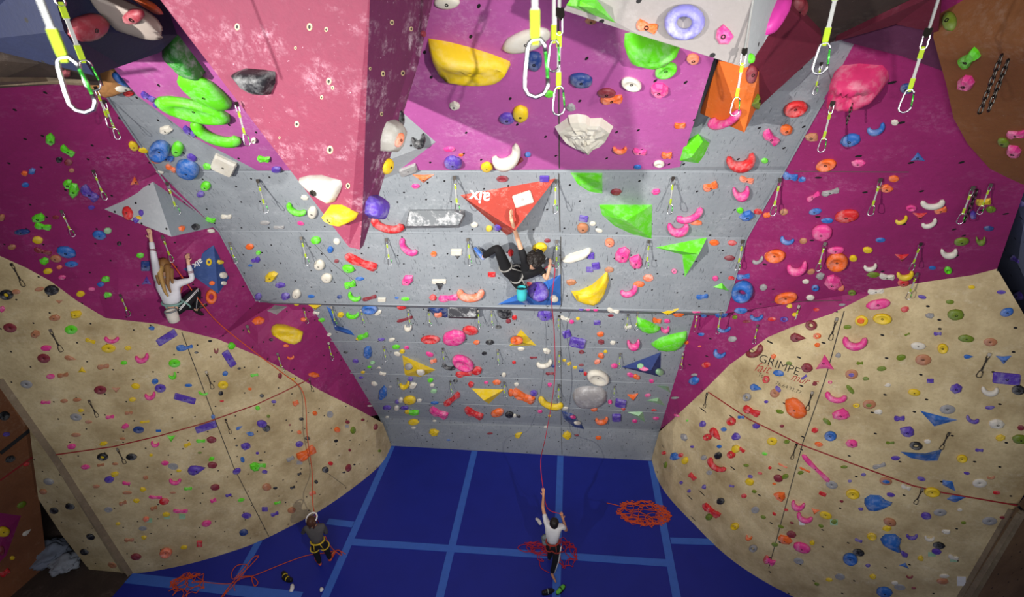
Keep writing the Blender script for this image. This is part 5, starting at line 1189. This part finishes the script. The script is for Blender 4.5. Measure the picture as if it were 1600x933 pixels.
ZG = proj(cast(262, 470)[0])[2]
def G(x, y, d): return P(x, y, ZG-d)
viewG = (O-G(262, 450, 0)).normalized(); UP = Vector((0, 0, 1))
girl = dict(pelvis=G(271,480,.32), spine=G(267,463,.40), chest=G(262,445,.44), neck=G(258,429,.42), head=G(257,416,.42), Lsh=G(247,437,.42), Lel=JW(241,404,.28), Lwr=JW(236,374,.16), Lha=JW(233,356,.05),
    Rsh=G(278,443,.42), Rel=JW(301,437,.3), Rwr=JW(294,411,.16), Rha=JW(292,398,.08), Lhip=G(264,486,.3), Rhip=G(280,484,.28), Rkn=JW(309,452,.22), Ran=JW(306,485,.14), Rto=JW(316,492,.06), Lkn=JW(291,478,.16), Lan=JW(309,481,.1), Lto=JW(323,476,.05))
ZB = proj((cast(790, 450) or cast(700, 450))[0])[2]
def B_(x, y, d): return P(x, y, ZB-d)
boy = dict(pelvis=JW(801,429,.34), spine=B_(813,428,.36), chest=B_(829,422,.42), neck=JW(834,413,.42), head=JW(838,404,.46), Rsh=B_(848,424,.40), Rel=JW(854,437,.25), Rwr=JW(858,420,.2), Rha=JW(860,408,.12),
    Lsh=JW(819,404,.4), Lel=JW(808,371,.3), Lwr=P(800,346,proj(cast(800,346)[0])[2]-.13), Lha=P(798,333,proj(cast(798,333)[0])[2]-.09), Lhip=JW(793,425,.34), Lkn=JW(777,386,.4), Lan=JW(754,402,.2), Lto=JW(742,387,.1),
    Rhip=B_(808,440,.26), Rkn=JW(817,453,.3), Ran=JW(815,468,.2), Rto=JW(825,475,.12))
cloth = lambda n, c, **k: plain(n, c, .85, var=.35, scale=9, **k)
hairG = plain('light_brown_hair', '8a6234', .6, var=.6, scale=40); hairD = plain('dark_hair', '1c1613', .6, var=.5, scale=40); hairB = plain('brown_hair', '4c2e1c', .6, var=.5, scale=40); hairL = plain('blond_hair', 'b08a4e', .6, var=.6, scale=50)
fG = (cast(262, 430)[0]-G(262, 430, .45)).normalized(); fG = Vector((fG.x*.5, 1, -.1)).normalized()
pg = person('climber with long brown hair in a white jacket on the left magenta wall', girl, dict(skin=SKIN2, shirt=cloth('white_jacket', 'dcdade'), stripe=cloth('maroon_stripe', '7c2440'), trousers=cloth('black_tights', '151519'),
    sidestripe=[('R', viewG)], shoes=plain('black_yellow_shoe', '26221c', .5), harness=cloth('green_harness', '7fa49a'), hair=hairG,
    locks=[[G(252,414,.52), G(250,428,.56), G(254,442,.57), G(258,456,.56), G(263,464,.55)], [G(261,412,.52), G(263,428,.55), G(262,444,.57), G(267,458,.55)], [G(246,416,.5), G(246,432,.54), G(249,446,.55)], [G(267,418,.5), G(268,432,.53), G(270,444,.55)]], lockmat=[hairL, hairG, hairG, hairG]),
    girl['pelvis'], fG, UP)
pb = person('climber with dark curly hair in black clothes under the red triangular volume', boy, dict(skin=SKIN2, shirt=cloth('black_shirt', '17171a'), trousers=cloth('black_trousers', '121215'), shoes=plain('blue_shoe', '2f66b4', .5, chalk=.5),
    harness=cloth('grey_harness', '8d8b86'), hair=hairD), boy['pelvis'], Vector((-.15, .9, .35)).normalized(), Vector((.5, -.3, .8)).normalized(), bare_arms=True)
def curls(par, c, k, mat, n=26):
    rr = random.Random(5); bm = bmesh.new()
    for i in range(n):
        d = Vector((rr.gauss(0, 1), rr.gauss(-.9, 1), rr.gauss(.3, 1))).normalized()
        r = bmesh.ops.create_icosphere(bm, subdivisions=1, radius=.042*k)
        for v in r['verts']: v.co = v.co*rr.uniform(.8, 1.1)+d*.1*k
    me = bpy.data.meshes.new('curls'); bm.to_mesh(me); bm.free(); me.materials.append(mat)
    o = bpy.data.objects.new('curly_hair', me); C.objects.link(o); o.parent = par; o.location = c-par.location
curls(pb, boy['head'], 1.0, hairD, 60)
T_ = lambda x, y, z_: floorpt(x, y, z_)
wom = dict(pelvis=T_(497,849,.76), spine=T_(495,839,.92), chest=T_(492,829,1.08), neck=T_(489,819,1.24), head=T_(487,814,1.36), Lsh=T_(478,825,1.16), Lel=T_(473,833,.88), Lwr=T_(483,824,.66), Lha=T_(487,820,.66),
    Rsh=T_(505,822,1.14), Rel=T_(510,833,.86), Rwr=T_(503,825,.62), Rha=T_(499,820,.62), Lhip=T_(491,852,.72), Rhip=T_(505,849,.72), Lkn=T_(495,866,.40), Rkn=T_(511,860,.40), Lan=T_(500,881,.07), Lto=T_(493,871,.03), Ran=T_(516,874,.07), Rto=T_(523,862,.03))
pw = person('belayer with brown hair, grey sweater and yellow harness on the blue mat', wom, dict(skin=SKIN, shirt=cloth('grey_sweater', '54504e'), trousers=cloth('black_jeans', '131316'), shoes=plain('orange_shoe', 'd0502c', .5),
    harness=cloth('yellow_harness', 'cfae2c'), hair=hairB, locks=[[T_(485,812,1.44), T_(484,820,1.34), T_(484,827,1.22)], [T_(491,813,1.42), T_(491,821,1.32), T_(490,827,1.22)]], lockmat=[hairB, hairB]),
    wom['pelvis'], Vector((-.15, 1, .25)).normalized(), Vector((0, -.2, 1)).normalized(), k=.88)
tube('headband', [wom['head']+Vector((math.cos(a)*.095, math.sin(a)*.1+.02, .045+.03*math.sin(a)))-wom['pelvis'] for a in [i*math.tau/18 for i in range(18)]], .014, M['white'], pw, closed=True)
by = dict(pelvis=T_(864,850,.78), spine=T_(863,840,.95), chest=T_(864,828,1.12), neck=T_(865,821,1.26), head=T_(866,817,1.4), Lsh=T_(853,815,1.22), Lel=T_(848,792,1.32), Lwr=T_(849,775,1.56), Lha=T_(849,765,1.62),
    Rsh=T_(879,822,1.2), Rel=T_(885,830,1.0), Rwr=T_(880,812,1.2), Rha=T_(877,803,1.25), Lhip=T_(858,852,.74), Rhip=T_(870,852,.74), Lkn=T_(860,861,.42), Rkn=T_(868,876,.42), Lan=T_(858,874,.07), Lto=T_(857,863,.03), Ran=T_(862,897,.07), Rto=T_(869,911,.03))
pby = person('belayer in a white T-shirt and black track pants holding the red rope overhead', by, dict(skin=SKIN, shirt=cloth('white_tshirt', 'd8d6d6'), trousers=cloth('black_pants', '131318'), sidestripe=[('R', Vector((.9, -.4, .2)).normalized())],
    harness=cloth('red_harness', '9c3328'), hair=hairD), by['pelvis'], Vector((0, 1, .2)).normalized(), Vector((0, -.15, 1)).normalized(), k=.88, bare_arms=True)

def bag(px, z_or, r, h_, m1, m2, lab, at=None):
    c = at; R0 = empty('chalk_bag', c)
    k = 14; V = []
    for z_, s in ((-h_, .75), (-h_*.9, .95), (-h_*.4, 1.05), (0, 1), (.01, 1.06), (.01, .86), (-.03, .8)):
        V += [Vector((math.cos(i*math.tau/k)*r*s, math.sin(i*math.tau/k)*r*s, z_)) for i in range(k)]
    Fs = [[j*k+i, j*k+(i+1) % k, (j+1)*k+(i+1) % k, (j+1)*k+i] for j in range(6) for i in range(k)]+[list(range(k-1, -1, -1)), [6*k+i for i in range(k)]]
    mesh_obj('pouch', V, Fs, m1, parent=R0, smooth=True)
    tube('rim', [(math.cos(i*math.tau/k)*r*1.02, math.sin(i*math.tau/k)*r*1.02, .012) for i in range(k)], .009, m2, R0, closed=True)
    tube('belt_loop', [(0, r, 0), (0, r+.02, .03), (0, r-.005, .06)], .005, m2, R0)
    tag(R0, lab, 'chalk bag')
bag(0, 0, .075, .17, cloth('cream_pouch', 'd8cfc2'), cloth('grey_rim', '7b8084'), 'white and grey chalk bag hanging behind the girl climber', G(267,487,.46))
bag(0, 0, .075, .2, cloth('teal_pouch', '39b2b8'), cloth('dark_rim', '232327'), 'turquoise and black chalk bag hanging behind the boy climber', B_(815,450,.46))
bag(0, 0, .065, .14, cloth('grey_pouch', '8c9496'), cloth('grey_rim2', '5b6062'), 'grey chalk bag on the hip of the white-shirted belayer', T_(852,841,.84))

# ---------------------------------------------------------------- ropes
def smoothpts(pts, n=6):
    r = []
    for i in range(len(pts)-1):
        p0 = pts[max(0, i-1)]; p1 = pts[i]; p2 = pts[i+1]; p3 = pts[min(len(pts)-1, i+2)]
        for k in range(n): t = k/n; r.append(.5*((2*p1)+(p2-p0)*t+(2*p0-5*p1+4*p2-p3)*t*t+(3*p1-p0-3*p2+p3)*t**3))
    return r+[pts[-1]]
o = tube('climbing_rope', smoothpts([boy['Rhip'].lerp(boy['pelvis'], .5), B_(838,428,.3), JW(866,415,.16), JW(862,470,.2), JW(866,520,.5), JW(866,600,.9), JW(853,680,1.4), T_(845,720,2.1), by['Lha'], T_(856,795,1.2), by['Rha']], 5), .0075, M['roper']); tag(o, 'thin red rope running down from the boy climber to the belayer below', 'rope')
o = tube('climbing_rope', smoothpts([girl['pelvis'].lerp(G(272,478,.15), .5), G(286,440,.2), JW(266,408,.1), G(290,440,.25), JW(318,478,.25), JW(345,508,.2), JW(400,552,.2), JW(440,582,.25), JW(474,614,.3), JW(480,680,.5), JW(488,740,.3), T_(489,790,1.3), wom['Rha']], 5), .008, M['ropeo']); tag(o, 'orange rope running from the girl climber across the tan wall to her belayer', 'rope')
def pile(name, px, py, rx, ry, loops, mat, lab, seed, tail=()):
    rr = random.Random(seed); c = floorpt(px, py); pts = []
    q = Vector((0, 0)); a = rr.random()*6; turn = 1
    for i in range(loops*8):
        if rr.random() < .12: turn = -turn
        a += turn*rr.uniform(.35, 1.0); q = q+Vector((math.cos(a), math.sin(a)))*.32
        if q.length > 1: a = math.atan2(-q.y, -q.x)+rr.uniform(-.7, .7); q = q*.93
        pts.append(c+Vector((q.x*rx, q.y*ry, .012+.07*rr.random()*max(0, 1-q.length))))
    pts = [floorpt(x, y, .012) for x, y in tail]+pts
    o = tube(name, smoothpts(pts, 5), .0075, mat); tag(o, lab, 'rope', 'rope piles on the mats')
pile('rope_pile', 1006, 802, .5, .3, 34, M['ropeo'], 'largest tangled orange rope pile on the mat right of the belayers', 1, [(948,786),(966,790),(985,797)])
pile('rope_pile', 835, 862, .36, .2, 12, M['roper'], 'red rope pile on the mat left of the white-shirted belayer', 2, [(858,895),(846,888),(843,878)])
pile('rope_pile', 884, 866, .22, .26, 13, M['roper'], 'red rope pile on the mat right of the white-shirted belayer', 3, [(886,846),(880,840),(872,848)])
pile('rope_pile', 292, 916, .32, .24, 15, M['ropeo'], 'orange rope pile on the mat at the foot of the left tan wall', 4, [(540,866),(528,860),(512,864),(480,868),(440,882),(398,899),(380,903),(360,912),(330,911),(312,908)])
def ropecurve(pts, lab):
    o = tube('rope_loop', smoothpts([floorpt(x, y, z_) for x, y, z_ in pts], 6), .008, M['ropeo']); tag(o, lab, 'rope', 'loose orange rope loops on the mat')
ropecurve([(350,930,.02),(365,908,.03),(385,890,.04),(403,871,.03),(402,869,.03),(395,872,.03),(375,895,.05),(364,905,.03),(362,895,.02),(370,884,.02),(384,882,.03),(386,888,.04),(372,906,.05),(345,936,.03)], 'long orange rope loop bundle standing upright between pile and belayer')
ropecurve([(345,934,.02),(368,905,.04),(380,901,.02),(394,901,.02),(403,910,.02),(398,916,.02),(394,908,.02),(392,901,.03),(376,902,.03),(366,914,.02),(367,923,.02)], 'small orange rope curl right of the rope bundle on the mat')
ropecurve([(508,838,.82),(514,850,.5),(522,860,.2),(534,868,.03),(530,860,.03),(518,862,.02),(505,862,.02)], 'orange rope hanging from the hand of the grey sweater belayer')

# ---------------------------------------------------------------- things lying on the mats
def floor_shoe(px, py, ang, m1, m2, lab, k=1.):
    c = floorpt(px, py); R0 = empty('climbing_shoe', c); R0.rotation_euler = (0, 0, ang)
    skin([Vector((0, 0, .04)), Vector((.08, 0, .035)), Vector((.15, .01, .022)), Vector((-.06, 0, .04)), Vector((-.05, 0, .08))], [(0,1),(1,2),(0,3),(3,4)], [.042*k, (.046*k, .034*k), (.034*k, .02*k), .036*k, .036*k], m1, 'upper', R0, 1)
    mesh_obj('sole', [(math.cos(a)*.13*k+.045, math.sin(a)*.048*k, z_) for z_ in (0, .014) for a in [i*math.tau/14 for i in range(14)]], [list(range(13, -1, -1)), list(range(14, 28))]+[[i, (i+1) % 14, 14+(i+1) % 14, 14+i] for i in range(14)], M['black'], parent=R0)
    tube('strap', [(.03, -.046*k, .03), (.035, -.02, .075*k), (.04, .02, .075*k), (.045, .046*k, .03)], .01, m2, R0)
    tag(R0, lab, 'shoe', 'climbing shoes lying on the mat')
gshoe = plain('green_shoe', '6fcf4a', .5); kshoe = plain('black_shoe', '1c1c1c', .5); yshoe = plain('yellow_rubber', 'd8b820', .5)
floor_shoe(853, 927, .4, kshoe, plain('pale_strap', '9aa89a', .6), 'dark climbing shoe on the mat left of the green one')
floor_shoe(874, 925, .9, gshoe, kshoe, 'bright green climbing shoe on the mat below the barefoot belayer')
floor_shoe(447, 903, 2.4, kshoe, yshoe, 'black and yellow climbing shoe on the mat, upper one of its pair')
floor_shoe(452, 907, 2.9, kshoe, yshoe, 'black and yellow climbing shoe on the mat, lower one of its pair')
def sock(px, py, ang, L, lab, w_=.04):
    c = floorpt(px, py); d = Vector((math.cos(ang), math.sin(ang), 0)); s = Vector((-d.y, d.x, 0))
    o = skin([Vector((0,0,.03)), d*L*.5+Vector((0,0,.035)), d*L+s*.04+Vector((0,0,.025))], [(0,1),(1,2)], [(w_, .025), (w_*1.1, .028), (w_*.8, .022)], M['white'], 'sock', None, 1); o.location = c
    tag(o, lab, 'sock', 'crumpled white socks on the mat')
sock(455, 927, 1.7, .16, 'white sock standing below the black and yellow shoes')
sock(500, 924, .3, .06, 'small crumpled white sock beside the tape right of the other sock', .05)
sock(845, 822, 2.0, .2, 'crumpled white sock on the mat left of the white-shirted belayer')
# cloth bundle in the dark opening
c0 = P(88, 868, 8.6)
def bundle(c, r, mat, lab, seed):
    rr = random.Random(seed); bm = bmesh.new(); q = bmesh.ops.create_icosphere(bm, subdivisions=4, radius=1)
    from mathutils import noise as mn
    for v in q['verts']: d = v.co.normalized(); v.co = Vector((d.x*r*1.2, d.y*r, d.z*r*.55))*(1+.45*mn.noise(d*2.6+Vector((seed, 0, 0)))+.2*mn.noise(d*7))
    me = bpy.data.meshes.new('cloth'); bm.to_mesh(me); bm.free(); me.materials.append(mat); me.polygons.foreach_set('use_smooth', [True]*len(me.polygons))
    o = bpy.data.objects.new('cloth_bundle', me); C.objects.link(o); o.location = c; tag(o, lab, 'cloth', 'cloth heaped in the dark opening')
fb = floorpt(92, 876); bundle(fb+Vector((-.15, 0, .2)), .3, cloth('grey_cloth', '7d8494'), 'grey cloth bundle heaped in the dark opening, left one', 1)
bundle(fb+Vector((.32, -.12, .14)), .22, cloth('pale_cloth', '9a9fa8'), 'pale crumpled cloth in the dark opening, right one', 2)
# paper tags
PT = [(1502,908,14,15,0,'w'),(1253,817,9,7,0,'w'),(1303,816,12,9,-20,'c'),(1456,866,12,7,0,'c'),(1490,874,12,8,0,'c'),(261,807,9,8,-10,'c'),(285,807,10,8,0,'c'),(233,813,10,7,-10,'c'),(468,723,9,6,0,'s'),(542,666,6,5,0,'s')]
WH = ['at the lower right corner of the right tan wall','under a pink crescent hold on the right tan wall','left of the lowest pale tags on the right tan wall','under a purple hold on the right tan wall','under a white hold near the right corner post','under a yellow hold low on the left tan wall','under a pink elongated hold low on the left tan wall','under a coral hold low on the left tan wall','under the big orange hold on the left tan wall','beside a maroon hold near the left plinth end']
for (x, y, w_, h_, rt, c), wh in zip(PT, WH):
    r = build_hold(x, y, w_, h_, rt, c, 'b', 1); f = frame(x, y)
    p, n, du, dv = f; V = []
    for z_ in (.001, .004):
        V += [du*a*w_/2+dv*b*h_/2+n*z_ for a, b in ((-1,-1),(1,-.9),(.95,1),(-1,.95))]
    o = mesh_obj('paper_tag', V, [[3,2,1,0],[4,5,6,7],[0,1,5,4],[1,2,6,5],[2,3,7,6],[3,0,4,7]], {'w': M['white'], 'c': HM['c'], 's': HM['s']}[c], loc=p)
    tag(o, 'small paper tag '+wh, 'paper tag', 'paper route tags')
